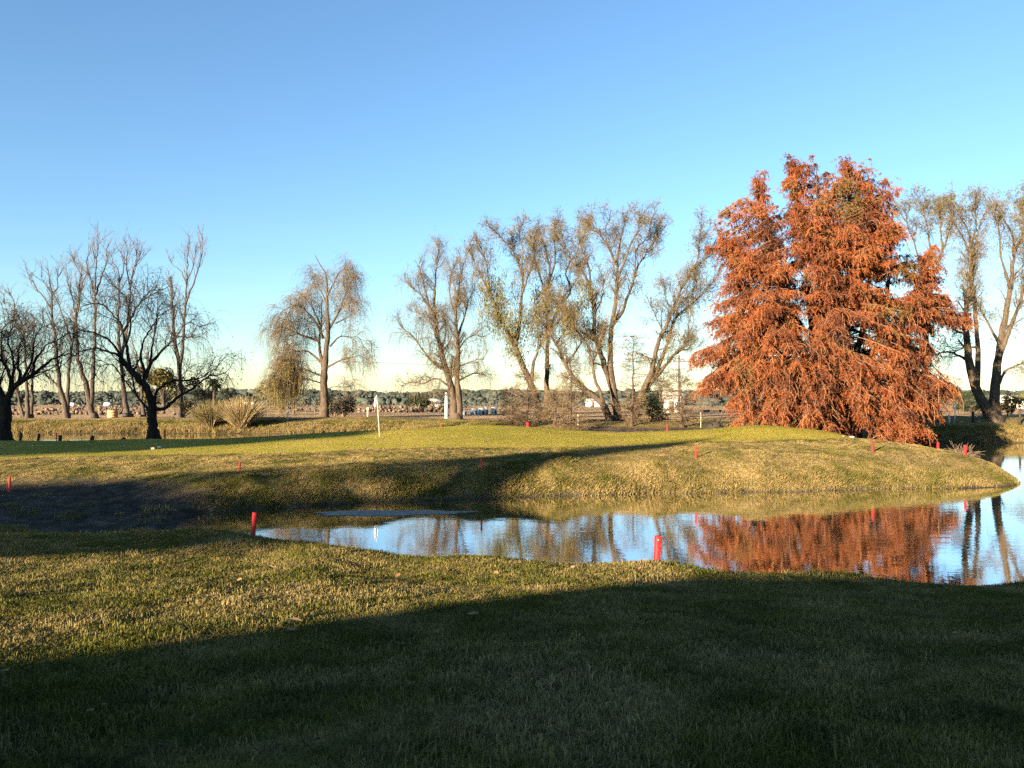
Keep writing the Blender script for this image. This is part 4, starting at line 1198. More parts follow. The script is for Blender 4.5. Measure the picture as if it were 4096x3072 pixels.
# side shoots, then hanging feathery sprays on the outer bough
keep_t = np.clip(1 - 2.2 / np.maximum(bl, .1), 0.05, .75)
hgt_ = np.clip((boughs[:, -1, 2] - 9) / 8, 0, 1)
cnt = r.poisson((15 + 8.0 * np.minimum(bl, 3.0)) * (1 - .6 * hgt_) * r.uniform(.2, 1.5, len(bl)))
idx = np.repeat(np.arange(len(boughs)), cnt)
t_ = keep_t[idx] + (1 - keep_t[idx]) * r.uniform(0, 1, len(idx))
pos, tan, _, _ = at_param(boughs, idx, t_)
side = norm(np.cross(tan, [0, 0, 1.0]) * r.choice([-1, 1], len(idx))[:, None] * r.uniform(.2, 1, (len(idx), 1)) + tan * r.uniform(.1, .9, (len(idx), 1)) + r.normal(0, .25, tan.shape))
sh = grow(pos, side, np.where(r.uniform(0, 1, len(idx)) < .3, r.uniform(.6, 1.3, len(idx)), r.uniform(.15, .8, len(idx))) * (1 - .4 * hgt_[idx]), 5, r, (0, 0, -1), .42, .12)
V_, Q_ = ribbons(sh, np.full(sh.shape[:2], .015), r); crown.add(V_, Q_)
per = 14
m = len(sh) * per
i2 = np.repeat(np.arange(len(sh)), per)
pos, tan, _, _ = at_param(sh, i2, r.uniform(.08, 1, m))
dd = norm(tan * .4 + r.normal(0, .5, tan.shape) + [0, 0, -.45])
pos = pos + r.normal(0, .03, pos.shape)
V_, T_ = needles(pos, dd, .135 * r.uniform(.5, 1.5, m), .044 * r.uniform(.6, 1.4, m), r)
# a few sprays have stayed olive green high in the crown
ck = 1853 / 1396
ox = ((pos[:, 0] / pos[:, 1] * F + 512) * 4 - 2700) * ck; oy = (((HC - pos[:, 2]) / pos[:, 1] * F + CY) * 4 - 600) * ck
q_ = np.minimum(((ox - 915) / 75) ** 2 + ((oy - 260) / 105) ** 2, np.minimum(((ox - 1240) / 60) ** 2 + ((oy - 640) / 60) ** 2, ((ox - 1170) / 90) ** 2 + ((oy - 860) / 45) ** 2) + .25)
og = r.uniform(.0, 2.0, m) > q_ * .8 + .35
V3 = V_.reshape(-1, 3, 3)
olive_geo = Geo().add(V3[og].reshape(-1, 3), None, np.arange(og.sum() * 3).reshape(-1, 3))
leaf.add(V3[~og].reshape(-1, 3), None, np.arange((~og).sum() * 3).reshape(-1, 3))
print('cypress', len(boughs), len(sh), m)
T.finish(crown, M_twig_rust, leaf, M_leaf_rust)
o = obj('boughs', bough_geo.mesh('boughs', M_bough, True), T.root); o.location = tuple(-T.base); tag(o, kind='stuff')
o = obj('olive_foliage', olive_geo.mesh('olive_foliage', M_leaf_moss), T.root); o.location = tuple(-T.base); tag(o, 'olive green foliage high in the rusty crown', kind='stuff')

# ------------------------------------------------------------------ unseen things added behind the viewer to throw the long shadows
def plain(name, c, rough=.8, var=.25, scale=4.0, spec=.2, metal=0.0):
    m, nt, b = new_mat(name, rough, spec)
    b.inputs['Metallic'].default_value = metal
    n = noise(nt, scale, 5, .65)
    lo = tuple(v * (1 - var) for v in c); hi = tuple(min(v * (1 + var), 1) for v in c)
    nt.links.new(ramp(nt, n.outputs[0], [(.3, lo), (.7, hi)]), b.inputs['Base Color'])
    bp = N(nt, 'ShaderNodeBump'); bp.inputs['Strength'].default_value = .3; bp.inputs['Distance'].default_value = .01
    nt.links.new(n.outputs[0], bp.inputs['Height']); nt.links.new(bp.outputs[0], b.inputs['Normal'])
    return m
M_red = plain('red_paint', (.36, .012, .012), .6, .3, 14.0, .25)
nt = M_red.node_tree
n_ = noise(nt, 22.0, 4, .7)
nt.links.new(ramp(nt, n_.outputs[0], [(.28, (.10, .012, .010)), (.42, (.34, .012, .012)), (.62, (.38, .016, .015)), (.76, (.42, .09, .07))]), nt.nodes['Principled BSDF'].inputs['Base Color'])
M_white = plain('white_paint', (.52, .51, .48), .6, .08, 5.0)
M_concrete = plain('pale_concrete', (.34, .32, .29), .9, .2, 3.0)
M_wood = plain('weathered_wood', (.13, .095, .065), .95, .4, 8.0)
M_wood_dark = plain('dark_wet_wood', (.03, .024, .02), .9, .4, 8.0)
M_crate = plain('orange_brown_board', (.42, .25, .13), .85, .2, 6.0)
M_black = plain('black_plastic', (.015, .015, .016), .6, .2, 5.0)
M_roof = plain('roof_tile', (.20, .09, .06), .9, .25, 3.0)
M_glass = plain('window_glass', (.03, .035, .04), .1, .1, 3.0, .5)
M_pale_wood = plain('bleached_driftwood', (.52, .42, .31), .9, .25, 7.0)
M_flag = plain('white_flag_cloth', (.60, .60, .58), .8, .05, 5.0)
M_rubble = leaf_mat('rubble', [(.1, (.05, .037, .027)), (.5, (.10, .074, .052)), (.85, (.145, .108, .078)), (.98, (.23, .19, .15))], .3, 0.0, .7)
M_leaf_fallen = leaf_mat('fallen_leaf', [(.1, (.10, .045, .022)), (.5, (.20, .11, .055)), (.9, (.30, .20, .10))], 1.2, .1, .3)
M_algae = plain('floating_algae', (.17, .175, .15), .8, .45, 6.0)
M_pampas = leaf_mat('dry_pampas', [(.1, (0.1364, 0.0992, 0.0434)), (.5, (0.2604, 0.1922, 0.0930)), (.9, (0.3596, 0.2852, 0.1550))], .9, .15, .7)
M_pampas_g = leaf_mat('brown_green_pampas', [(.1, (0.0620, 0.0589, 0.0217)), (.5, (0.1364, 0.1116, 0.0465)), (.9, (0.2604, 0.1860, 0.0868))], .9, .15, .7)
M_blossom = leaf_mat('cream_blossom', [(.1, (0.2480, 0.2232, 0.1240)), (.6, (0.3844, 0.3534, 0.2356)), (.95, (0.4650, 0.4340, 0.3224))], .9, .2, .6)

def to_plane(pts, y0=-25.0):
    """carry points back along the sun's rays to the vertical plane y = y0"""
    pts = np.array(pts, float)
    t = (pts[:, 1] - y0) / (-TO_SUN[1])
    return pts + TO_SUN * t[:, None]
# unseen building added for its roof shadow on the near lawn, ridge level
root = thing('shadow_building', 'unseen long building added behind the viewer, roof shaped to shade the foreground', 'building', (-13.0, -17, hz(-13.0, -17)))
gz = root.location.z
def roof_pts(xl, xr, yl, yr, ze, zr, run):
    ym = (yl + yr) / 2
    return np.array([(xl, yl, ze), (xr, yl, ze), (xr, yr, ze), (xl, yr, ze), (xl + run, ym, zr), (xr - run, ym, zr)], float)
wall = Geo().box((1.65, 0, 1.25), (17.6, 6.6, 2.8)); obj('wall', wall.mesh('wall', M_white), root)
rp = np.array([(-7.5, -4.2, 2.652), (11.0, -4.2, 2.652), (11.0, 4.2, 2.652), (-7.5, 4.2, 2.652), (-7.45, 0, 5.42), (6.6, 0, 5.42)])   # gable at the left end, hip at the right
g_ = Geo().add(rp, [[0, 1, 5, 4], [2, 3, 4, 5], [3, 2, 1, 0]], [[3, 0, 4], [1, 2, 5]])
obj('roof', g_.mesh('roof', M_roof), root)
for i in range(5):
    w_ = obj('window', Geo().box((-5 + i * 3.4, 3.31, 1.45), (1.5, .08, 1.2)).mesh('window', M_white), root)
    obj('pane', Geo().box((-5 + i * 3.4, 3.36, 1.45), (1.3, .04, 1.0)).mesh('pane', M_glass), w_)

def shade_tree(name, label, poly, trunk_x, y0, n_leaf, seed, size=.5, thin=None):  # added tree, leaves fill a wanted shadow outline as seen from the sun
    r = np.random.default_rng(seed)
    poly = np.array(poly, float)
    q = np.c_[r.uniform(poly[:, 0].min(), poly[:, 0].max(), n_leaf * 6), r.uniform(poly[:, 1].min(), poly[:, 1].max(), n_leaf * 6)]
    q = q[in_poly(q, poly)][:n_leaf]
    if thin is not None:
        q = q[~in_poly(q, np.array(thin, float)) | (r.uniform(0, 1, len(q)) < .26)]
    base = np.array([trunk_x, y0, hz(trunk_x, y0)])
    T = Tree(name, label, base, seed, M_bark_willow)
    T.flare(base, .45)
    top = np.array([trunk_x, y0, np.interp(trunk_x, np.sort(poly[:, 0]), poly[np.argsort(poly[:, 0]), 1]) - .3])
    T.limb([base - [0, 0, .3], base * .5 + top * .5 + [.3, .2, 0], top], .45, .2, 10)
    pos = np.c_[q[:, 0], np.full(len(q), y0), q[:, 1]]
    pos += TO_SUN * r.uniform(-2.6, 2.6, (len(q), 1))
    for c_ in pos[r.choice(len(pos), 26, replace=False)]:
        s_ = top + [0, 0, -1.2]
        T.limb([s_, s_ * .5 + c_ * .5 + [0, 0, .3], c_], .10, .02, 8, 5)
    g_ = Geo()
    dd = norm(r.normal(size=pos.shape))
    V, Q = leaves(pos - dd * size / 2, dd, size * r.uniform(.7, 1.3, len(pos)), size * .55 * r.uniform(.7, 1.3, len(pos)), r)
    g_.add(V, Q)
    T.finish(None, None, g_, M_leaf_green)
bough_shadow = to_plane([(-30, 21, .5), (-16.69, 25.1, .62), (-13.87, 25.45, .71), (-11, 27.05, .83), (-7.93, 28.3, .92), (-4.39, 29.7, 1.01), (-1.94, 30.45, 1.1), (1.85, 32.75, 1.19), (6.29, 35.6, 1.38), (10.2, 37.5, 1.6),
    (5.89, 33.3, 1.31), (2.63, 30.35, .97), (.76, 28.65, .58), (-.26, 27.3, .12), (-2.6, 13.6, .9), (-3.5, 12.5, 1.05), (-4.53, 12.7, 1.07), (-5.57, 11.5, 1.15), (-6.98, 10.5, 1.27), (-14, 11, 1.2), (-30, 12, 1)])[:, [0, 2]]
crown_shadow = to_plane([(-30, 30, 1), (-21.65, 32.55, 1.07), (-18.31, 33.6, 1.14), (-15.39, 36.25, 1.21), (-11.76, 38.65, 1.39), (-8.25, 39.65, 1.55), (-7, 43, 1.5), (-10, 45, 3.0), (-15, 45, 5.2), (-21, 45, 6.6), (-30, 45, 6.6), (-40, 45, 6), (-42, 36, 2)])[:, [0, 2]]
shade_tree('slant_shadow_tree', 'unseen evergreen tree added behind the viewer, crown shaped to the slanting shadow', bough_shadow, float(bough_shadow[3, 0]) - 4, -25.0, 10000, 501, .45,
    to_plane([(-11.5, 27.6, .9), (-7, 29.2, 1.0), (-3.2, 30.4, 1.1), (-1.6, 28.6, .8), (-3.4, 26.3, .1), (-6.0, 25.5, .1), (-9.5, 24.6, .2), (-11.8, 25.2, .45)])[:, [0, 2]])
shade_tree('broad_shadow_tree', 'unseen evergreen tree added behind the left of the viewer, crown shaped to its shadow', crown_shadow, float(crown_shadow[9, 0]) - 6, -25.0, 15000, 502, .6)

# ------------------------------------------------------------------ stakes, flag and small things on the course
def stake(label, x4, ytop, ybot, d, w=.065, tilt=0.0, red=True, nail=False, turn=.18, group='red hazard stakes', on_ground=True):
    top = P4(x4, ytop, d)
    g0 = ground_at(x4, d)
    h = max(top[2] - g0[2], .25)
    root = thing('hazard_stake' if red else 'wooden_post', label, 'stake' if red else 'post', g0, group)
    root.rotation_euler = (0, tilt, turn)
    g_ = Geo()
    hw = w / 2; bv = .008
    z = np.array([-.25, h - .012, h])
    rings = []
    for zz, s in zip(z, (1, 1, .8)):
        a = hw * s; c_ = bv
        rings.append([(-a, -a + c_, zz), (-a + c_, -a, zz), (a - c_, -a, zz), (a, -a + c_, zz), (a, a - c_, zz), (a - c_, a, zz), (-a + c_, a, zz), (-a, a - c_, zz)])
    V = np.array(rings).reshape(-1, 3)
    Q = [[i * 8 + j, i * 8 + (j + 1) % 8, i * 8 + 8 + (j + 1) % 8, i * 8 + 8 + j] for i in range(2) for j in range(8)]
    g_.add(V, Q, [[16, 16 + j, 16 + j + 1] for j in range(1, 7)])
    obj('post', g_.mesh('post', M_red if red else M_wood_dark), root)
    if nail:
        obj('nail', Geo().tube([(-.005, -hw + .004, h * .88), (-.005, -hw - .012, h * .88)], .009, 8).mesh('nail', M_white), root)
    return root
stake('red stake on the near bank left, leaning, at the pond edge', 1011, 2050, 2160, 13.55, .07, .07, turn=.5)
stake('red stake on the near bank right, in full sun, with a white nail', 2628, 2143, 2253, 11.95, .085, .03, nail=True, turn=.12)
stake('red stake in half shade by the left picture edge', 37, 1908, 1966, 24.6, .06, .03)
stake('red stake on the far bank with a long thin shadow, left of the flag', 958, 1848, 1897, 26.3, .06, .02)
stake('red stake on the far bank at the edge of the slanting tree shadow', 1926, 1830, 1878, 28.1, .06)
stake('red stake on the sunny far bank left of the orange cypress', 2784, 1785, 1832, 31.0, .06)
stake('red stake on the far bank in front of the orange cypress trunk', 3491, 1763, 1808, 33.4, .08)
stake('red stake below the trailing right boughs of the orange cypress', 3752, 1770, 1796, 36.3, .085)
stake('rightmost red stake near the tip of the grassy point', 3860, 1780, 1818, 34.1, .085, .06)
stake('red stake behind the left grassy mound under the willows', 2110, 1690, 1708, 48.5, .14)
stake('red stake in the dip between the two mounds', 2668, 1697, 1730, 47.2, .08)
stake('small red stake on the left flank of the left mound', 1763, 1697, 1717, 48.0, .085)
stake('dark red stake behind the green left of the flag', 1293, 1724, 1741, 50.0, .085)
stake('thin dark red stake right of the black willow trunk', 660, 1723, 1752, 47.5, .07)
stake('thin reddish stake among the old stumps at the left', 226, 1731, 1760, 48.0, .06)
for lab, x4, yt, w_, tl in [
    ('old dark stump leaning against the foot of the leftmost black willow', 30, 1732, .20, .35),
    ('old dark stump just right of the leftmost black willow', 82, 1730, .16, .12),
    ('faint leaning old stump, third from the left', 153, 1735, .16, .30),
    ('old dark stump beside the thin reddish stake', 240, 1741, .22, .12),
    ('wide old dark stump alone between the stake and the black willow', 368, 1744, .24, .08),
    ('low slanted old stump nearest the black willow trunk', 488, 1751, .24, .55)]:
    g0 = ground_at(x4, 48.5); top = P4(x4, yt, 48.5)
    h = max(top[2] - g0[2], .2)
    root = tag(obj('old_stump', Geo().tube([(0, 0, -.3), (.0, 0, h * .5), (math.sin(tl) * .25, .02, h)], [w_ * .55, w_ * .5, w_ * .48], 9).mesh('old_stump', M_wood_dark, True), None, g0), lab, 'stump', 'old stumps along the left pond edge')

# flag
fb = ground_at(1519, 39.0)
root = thing('flagstick', 'white golf flagstick with a limp white flag on the green', 'flag', fb)
lean = np.array([-.16, 0, 2.14])
obj('pole', Geo().tube([(0, 0, -.12), lean * .5, lean], [.016, .014, .012], 8).mesh('pole', M_white, True), root)
nu, nv = 7, 6
V = []
for i in range(nu):
    for j in range(nv):
        u_, v_ = i / (nu - 1), j / (nv - 1)
        edge = lean * (1 - .0 - .235 * v_)
        wdt = u_ * .30 * (.35 + .65 * min(1, v_ * 1.3)) * (1 - .45 * v_ ** 3)
        V.append((edge[0] - wdt * .62, edge[1] + .05 * math.sin(u_ * 7 + v_) * u_ - wdt * .5, edge[2] - wdt * .75 - .02))
Q = [[i * nv + j, (i + 1) * nv + j, (i + 1) * nv + j + 1, i * nv + j + 1] for i in range(nu - 1) for j in range(nv - 1)]
fl = obj('flag', np_mesh('flag', np.array(V), [Q], M_flag, True), root)
fl.modifiers.new('thick', 'SOLIDIFY').thickness = .004
obj('hole_cup', Geo().tube([(0, 0, -.1), (0, 0, .012)], [.054, .056], 16).mesh('hole_cup', M_black), root)

# pale markers and stones
def rock(name, label, p, s, mat, seed, cat='stone', group=None, parent=None):
    r = np.random.default_rng(seed)
    n_, k_ = 7, 10
    V = []
    for i in range(n_):
        th = math.pi * i / (n_ - 1)
        for j in range(k_):
            ph = 2 * math.pi * j / k_
            q = 1 + .22 * math.sin(3 * ph + seed) * math.sin(th) + r.normal(0, .07)
            V.append((math.sin(th) * math.cos(ph) * s[0] * q, math.sin(th) * math.sin(ph) * s[1] * q, math.cos(th) * s[2] * q + s[2] * .6))
    Q = [[i * k_ + j, (i + 1) * k_ + j, (i + 1) * k_ + (j + 1) % k_, i * k_ + (j + 1) % k_] for i in range(n_ - 1) for j in range(k_)]
    o = obj(name, np_mesh(name, np.array(V), [Q], mat, False), parent, p)
    if parent is None: tag(o, label, cat, group)
    return o
rock('stone', 'left one of the two pale yellow stones on the green', ground_at(613, 35.2), (.10, .08, .06), M_pale_wood, 3)
rock('stone', 'right one of the two pale yellow stones on the green', ground_at(638, 35.9), (.10, .06, .05), M_pale_wood, 4)
rock('stone', 'small dark stone on the green before the orange cypress', ground_at(3374, 38.3), (.07, .06, .05), M_wood, 5)
rock('stone', 'pale flat stone on the green before the orange cypress', ground_at(3410, 38.4), (.15, .09, .04), M_concrete, 6)
rock('stone', 'white stone at the water line of the far bank', P4(1208, 1731, 77.0) * [1, 1, 0] + [0, 0, .05], (.30, .2, .14), M_white, 8)

# fallen leaves
def leaf_shape(seed, lobed):
    r = np.random.default_rng(seed)
    n_ = 7
    V = []; curl = r.uniform(.2, .6)
    for i in range(n_):
        t = i / (n_ - 1)
        w_ = math.sin(math.pi * min(t * .92 + .06, 1)) * .32 * (1 + (.35 * math.cos(t * 14) if lobed else 0))
        for s_ in (-1, 0, 1):
            V.append((t - .5, s_ * w_, curl * (abs(s_) * w_ * .8 + (t - .5) ** 2 * .6)))
    Q = [[i * 3 + j, (i + 1) * 3 + j, (i + 1) * 3 + j + 1, i * 3 + j + 1] for i in range(n_ - 1) for j in range(2)]
    return np_mesh('fallen_leaf', np.array(V), [Q], M_leaf_fallen)
leaf_shapes = [leaf_shape(60 + i, i % 2 == 0) for i in range(5)]
lr = np.random.default_rng(44)
def sight(x4, y4):
    """where a line of sight meets the near lawn"""
    d = np.arange(3, 16, .02); x = (x4 / 4 - 512) / F * d; z = height(x, d)
    py = CY + F * (HC - z) / d
    i = np.argmax(py <= y4 / 4)
    return np.array([x[i], d[i], z[i] + .055])
named_leaves = [
    (1180, 2513, .13, 'large reddish brown leaf at the edge of the foreground shadow'),
    (1166, 2548, .10, 'small reddish leaf just below the large reddish brown leaf'),
    (1892, 2482, .11, 'grey brown leaf inside the shadow edge at the picture centre'),
    (362, 2888, .055, 'brown leaf in the dark foreground at the lower left'),
    (20, 2722, .07, 'brown leaf in the shade by the left picture edge'),
    (418, 2864, .035, 'tiny white scrap in the dark foreground grass'),
    (745, 2435, .11, 'pale yellow leaf alone in the sunlit grass at the left')]
for x4, y4, s_, lab in named_leaves:
    o = obj('fallen_leaf', leaf_shapes[lr.integers(0, 5)], None, sight(x4, y4))
    o.scale = (s_,) * 3; o.rotation_euler = (lr.normal(0, .25), lr.normal(0, .25), lr.uniform(0, 6.28))
    tag(o, lab, 'leaf', 'fallen leaves on the lawn')
spots = [(88, 2353), (70, 2390), (640, 2272), (395, 2284), (912, 2378), (950, 2308), (927, 2342), (958, 2338), (1082, 2285), (1350, 2222), (1412, 2218), (1280, 2362), (1590, 2320), (1062, 2350), (10, 2472), (1985, 2308), (1983, 2278), (1895, 2420), (1310, 2378),
         (2090, 2310), (2270, 2240), (2290, 2285), (2370, 2335), (2060, 2270), (2480, 2262), (2560, 2290), (340, 2170), (820, 2170), (300, 2560), (560, 2560), (170, 2250), (1450, 2240), (2760, 2300), (3320, 2700), (2980, 2770), (3820, 2560)]
for x4, y4 in spots:
    o = obj('fallen_leaf', leaf_shapes[lr.integers(0, 5)], None, sight(x4, y4))
    s_ = lr.uniform(.06, .11) * (1 if y4 < 2500 else .5)
    o.scale = (s_,) * 3; o.rotation_euler = (lr.normal(0, .3), lr.normal(0, .3), lr.uniform(0, 6.28))
    tag(o, 'small dry leaf lying in the near lawn grass', 'leaf', 'small dry leaves on the lawn')

# algae mat, driftwood, brush
ar = np.random.default_rng(15)
ang = np.linspace(0, 2 * math.pi, 61)[:-1]
rad = 1 + .12 * np.sin(3 * ang + 1) + .08 * np.sin(7 * ang) + ar.normal(0, .05, 60)
ring = np.c_[-3.75 + 2.35 * rad * np.cos(ang), 23.5 + .55 * rad * np.sin(ang) + .12 * np.cos(ang), np.full(60, .006)]
V = np.vstack([[-3.75, 23.5, .012], ring]); Tt = [[0, i + 1, (i + 1) % 60 + 1] for i in range(60)]
tag(obj('algae_mat', np_mesh('algae_mat', V, [np.array(Tt)], M_algae)), 'pale grey green algae mat floating at the left of the pond', 'algae')
def branchy(name, label, pts, r0, side, mat, cat='driftwood'):
    g_ = Geo()
    p = resample(pts, 10); rads = np.linspace(r0, r0 * .3, 10)
    g_.tube(p, rads, 7)
    for i, v in side:
        q = resample([p[i], p[i] + np.array(v) * .5 + [0, 0, .04], p[i] + np.array(v)], 5)
        g_.tube(q, np.linspace(rads[i] * .7, rads[i] * .2, 5), 5)
    return tag(obj(name, g_.mesh(name, mat, True)), label, cat)
branchy('driftwood_branch', 'pale forked driftwood branch at the tip of the grassy point', [P4(4010, 1956, 31.0), P4(4045, 1946, 31.2), P4(4075, 1940, 31.4), P4(4130, 1952, 31.3)], .06, [(5, (.45, .3, .25)), (6, (.6, .1, -.15)), (7, (.5, .2, .2))], M_pale_wood)
branchy('driftwood_branch', 'dark thin driftwood log lying in the water before the grassy point', [P4(3870, 1957, 30.4), P4(3930, 1957, 30.3), P4(3995, 1953, 30.4)], .055, [(2, (.15, .05, .28)), (3, (.2, .2, .15))], M_wood)

def brush(name, label, c, rx, h, n_, mat, seed, cat='brush', w=.03, group=None):
    r = np.random.default_rng(seed)
    st = np.c_[r.normal(0, rx * .3, n_), r.normal(0, rx * .3, n_), np.zeros(n_)]
    d0 = norm(np.c_[r.normal(0, 1, (n_, 2)), np.abs(r.normal(.7, .5, n_))])
    S = grow(st, d0, h * r.uniform(.5, 1.2, n_), 5, r, (0, 0, -1), .06, .2)
    V, Q = tubes(S, np.full(S.shape[:2], w) * np.linspace(1, .4, 5)[None], 3)
    return tag(obj(name, np_mesh(name, V, [Q], mat), None, c), label, cat, group)
brush('brushwood', 'heap of grey fallen branches in the water by the orange cypress', ground_at(3845, 46.0) * [1, 1, 0] + [0, 0, -.05], 1.0, 1.1, 110, M_wood, 71)

# ------------------------------------------------------------------ far bank and field
def pampas(label, x4, d, h, wid, mat, seed, n_=900):
    r = np.random.default_rng(seed)
    base = ground_at(x4, d)
    root = thing('pampas_grass', label, 'pampas grass', base, 'pampas clumps on the far bank')
    a = r.uniform(0, 2 * math.pi, n_); lean_ = r.uniform(.03, .85, n_)
    st = np.c_[np.cos(a), np.sin(a), np.zeros(n_)] * r.uniform(0, wid * .16, (n_, 1))
    d0 = norm(np.c_[np.cos(a) * lean_, np.sin(a) * lean_, np.full(n_, 1.0)])
    S = grow(st, d0, h * r.uniform(.8, 1.25, n_), 8, r, (0, 0, -1), .072, .05)
    W = np.full(S.shape[:2], .045) * np.linspace(1, .25, 8)[None]
    V, Q = ribbons(S, W, r)
    o = obj('leaf_fountain', np_mesh('leaf_fountain', V, [Q], mat), root); tag(o, kind='stuff')
    g_ = Geo().tube([(0, 0, -.2), (0, 0, .25)], [wid * .2, wid * .12], 12)
    obj('crown_base', g_.mesh('crown_base', M_wood), root)
pampas('large straw coloured pampas clump at the far pond edge', 965, 79.0, 2.9, 3.4, M_pampas, 81, 1700)
pampas('brown green pampas clump left of the large straw one', 845, 79.5, 2.5, 3.0, M_pampas_g, 82, 1400)

def bush(name, label, c, size, mat, seed, n_=1600, leaf=.22, cat='bush', group=None, stems=True, drop=0.0):
    r = np.random.default_rng(seed)
    root = thing(name, label, cat, c, group)
    k = 9
    ctr = np.c_[r.normal(0, .33, k) * size[0], r.normal(0, .33, k) * size[1], r.uniform(.3, .72, k) * size[2]]
    rad_ = r.uniform(.24, .42, k)
    i = r.integers(0, k, n_)
    off = norm(r.normal(size=(n_, 3))) * (r.uniform(0, 1, (n_, 1)) ** .35) * rad_[i][:, None] * np.array(size) * [1, 1, .8]
    pos = ctr[i] + off; pos[:, 2] = np.maximum(pos[:, 2], .05)
    dd = norm(r.normal(size=pos.shape) + [0, 0, -drop])
    V, Q = leaves(pos, dd, leaf * r.uniform(.6, 1.4, n_), leaf * .5 * r.uniform(.6, 1.3, n_), r)
    o = obj('foliage', np_mesh('foliage', V, [Q], mat), root); tag(o, kind='stuff')
    if stems:
        g_ = Geo()
        for j in range(k):
            g_.tube(resample([(0, 0, -.2), ctr[j] * [.4, .4, .45], ctr[j]], 6), np.linspace(.035 * size[2], .012 * size[2], 6), 5)
        obj('stem', g_.mesh('stem', M_wood), root)
    return root
bush('dark_bush', 'dark brown bush at the foot of the half bare weeping willow', ground_at(1375, 91.0), (2.6, 2.0, 2.6), M_leaf_dark, 91, 2600, .25, drop=.4)
bush('blossom_bush', 'cream flowering bush behind the half bare weeping willow trunk', ground_at(1335, 96.0), (2.4, 2.0, 3.6), M_blossom, 92, 1500, .22)
bush('dark_bush', 'round dark green bush alone in the field right of the flag', ground_at(1672, 178.0), (4.6, 3.5, 3.9), M_leaf_green, 93, 2200, .45)
bush('dark_bush', 'dim green bush right of the willow that leans to the orange cypress', ground_at(2598, 66.0), (1.8, 1.5, 2.9), M_leaf_green, 94, 2200, .18, drop=1.0)
bush('dark_bush', 'ragged bush hugging the broken bare tree behind the black willow', ground_at(730, 94.0), (2.2, 2.0, 3.0), M_leaf_olive, 95, 1100, .22)
bush('dark_bush', 'low dark shrub in the field behind the pampas clumps', ground_at(895, 150.0), (4.6, 2.5, 1.3), M_wood_dark, 96, 900, .4)
# upturned root ball
root = thing('root_ball', 'dark upturned root ball at the left foot of the orange cypress', 'stump', ground_at(2862, 58.5))
rock('earth_lump', '', (0, 0, .1), (.62, .5, .62), M_wood_dark, 17, parent=root)
b_ = brush('roots', '', (0, 0, .5), .6, 1.0, 70, M_wood_dark, 18, w=.035); b_.parent = root
for k_ in ('label', 'category'):
    if k_ in b_: del b_[k_]

# pillar, markers, crate, box
root = thing('white_pillar', 'plain tall white pillar left of the twin trunked willow', 'pillar', ground_at(1786, 88.5))
obj('shaft', Geo().box((0, 0, 1.45), (.38, .38, 3.1), .3, .86).mesh('shaft', M_white), root)
obj('plinth', Geo().box((0, 0, .0), (.42, .42, .2), .3).mesh('plinth', M_concrete), root)
for x4, lab in ((1151, 'small white marker post before the trailing willow skirt'), (1471, 'small white marker post left of the flagstick')):
    root = thing('marker_post', lab, 'post', ground_at(x4, 83.5), 'white marker posts on the far bank')
    obj('post', Geo().tube([(0, 0, -.2), (0, 0, .72)], [.075, .065], 8).mesh('post', M_white), root)
    obj('cap', Geo().tube([(0, 0, .70), (.02, 0, .80), (.05, 0, .98)], [.10, .15, .11], 9).mesh('cap', M_white), root)
root = thing('wooden_crate', 'orange brown wooden crate among the bare trees on the far left bank', 'crate', ground_at(450, 87.5), rz=.55)
obj('side_panel', Geo().box((0, 0, .43), (1.02, .9, .86)).mesh('side_panel', M_crate), root)
for z_ in (.14, .43, .72):
    obj('slat', Geo().box((0, -.47, z_), (1.06, .05, .2)).mesh('slat', M_crate), root)
root = thing('black_box', 'small black box right of the orange brown crate', 'box', ground_at(506, 87.5), rz=.3)
obj('body', Geo().box((0, 0, .22), (.75, .5, .44)).mesh('body', M_black), root)
obj('lid', Geo().box((0, 0, .46), (.8, .55, .05)).mesh('lid', M_black), root)

# white concrete blocks in the field
for i, (x4, yt, wpx, lab) in enumerate([
    (1856, 1640, 18, 'low white concrete block with dark hollow just right of the twin trunks'),
    (1895, 1634, 26, 'rounded white concrete block, second right of the twin trunks'),
    (1925, 1632, 24, 'square white concrete block third from the twin trunks'),
    (1943, 1627, 16, 'tallest white concrete block of the row, with a dark side'),
    (1975, 1629, 22, 'white concrete block standing apart at the right end of the row')]):
    d = 112.0 + i * 1.5
    g0 = ground_at(x4, d); top = P4(x4, yt, d)[2] - g0[2]
    w_ = wpx / 4 / F * d
    root = thing('concrete_block', lab, 'block', g0, 'white concrete blocks in the field', rz=.35)
    obj('body', Geo().box((0, 0, top / 2 - .05), (w_, w_ * .8, top + .1), 0, .96).mesh('body', M_white), root)
    obj('opening', Geo().box((w_ * .25, -w_ * .41, top * .35), (w_ * .3, .06, top * .5)).mesh('opening', M_black), root)

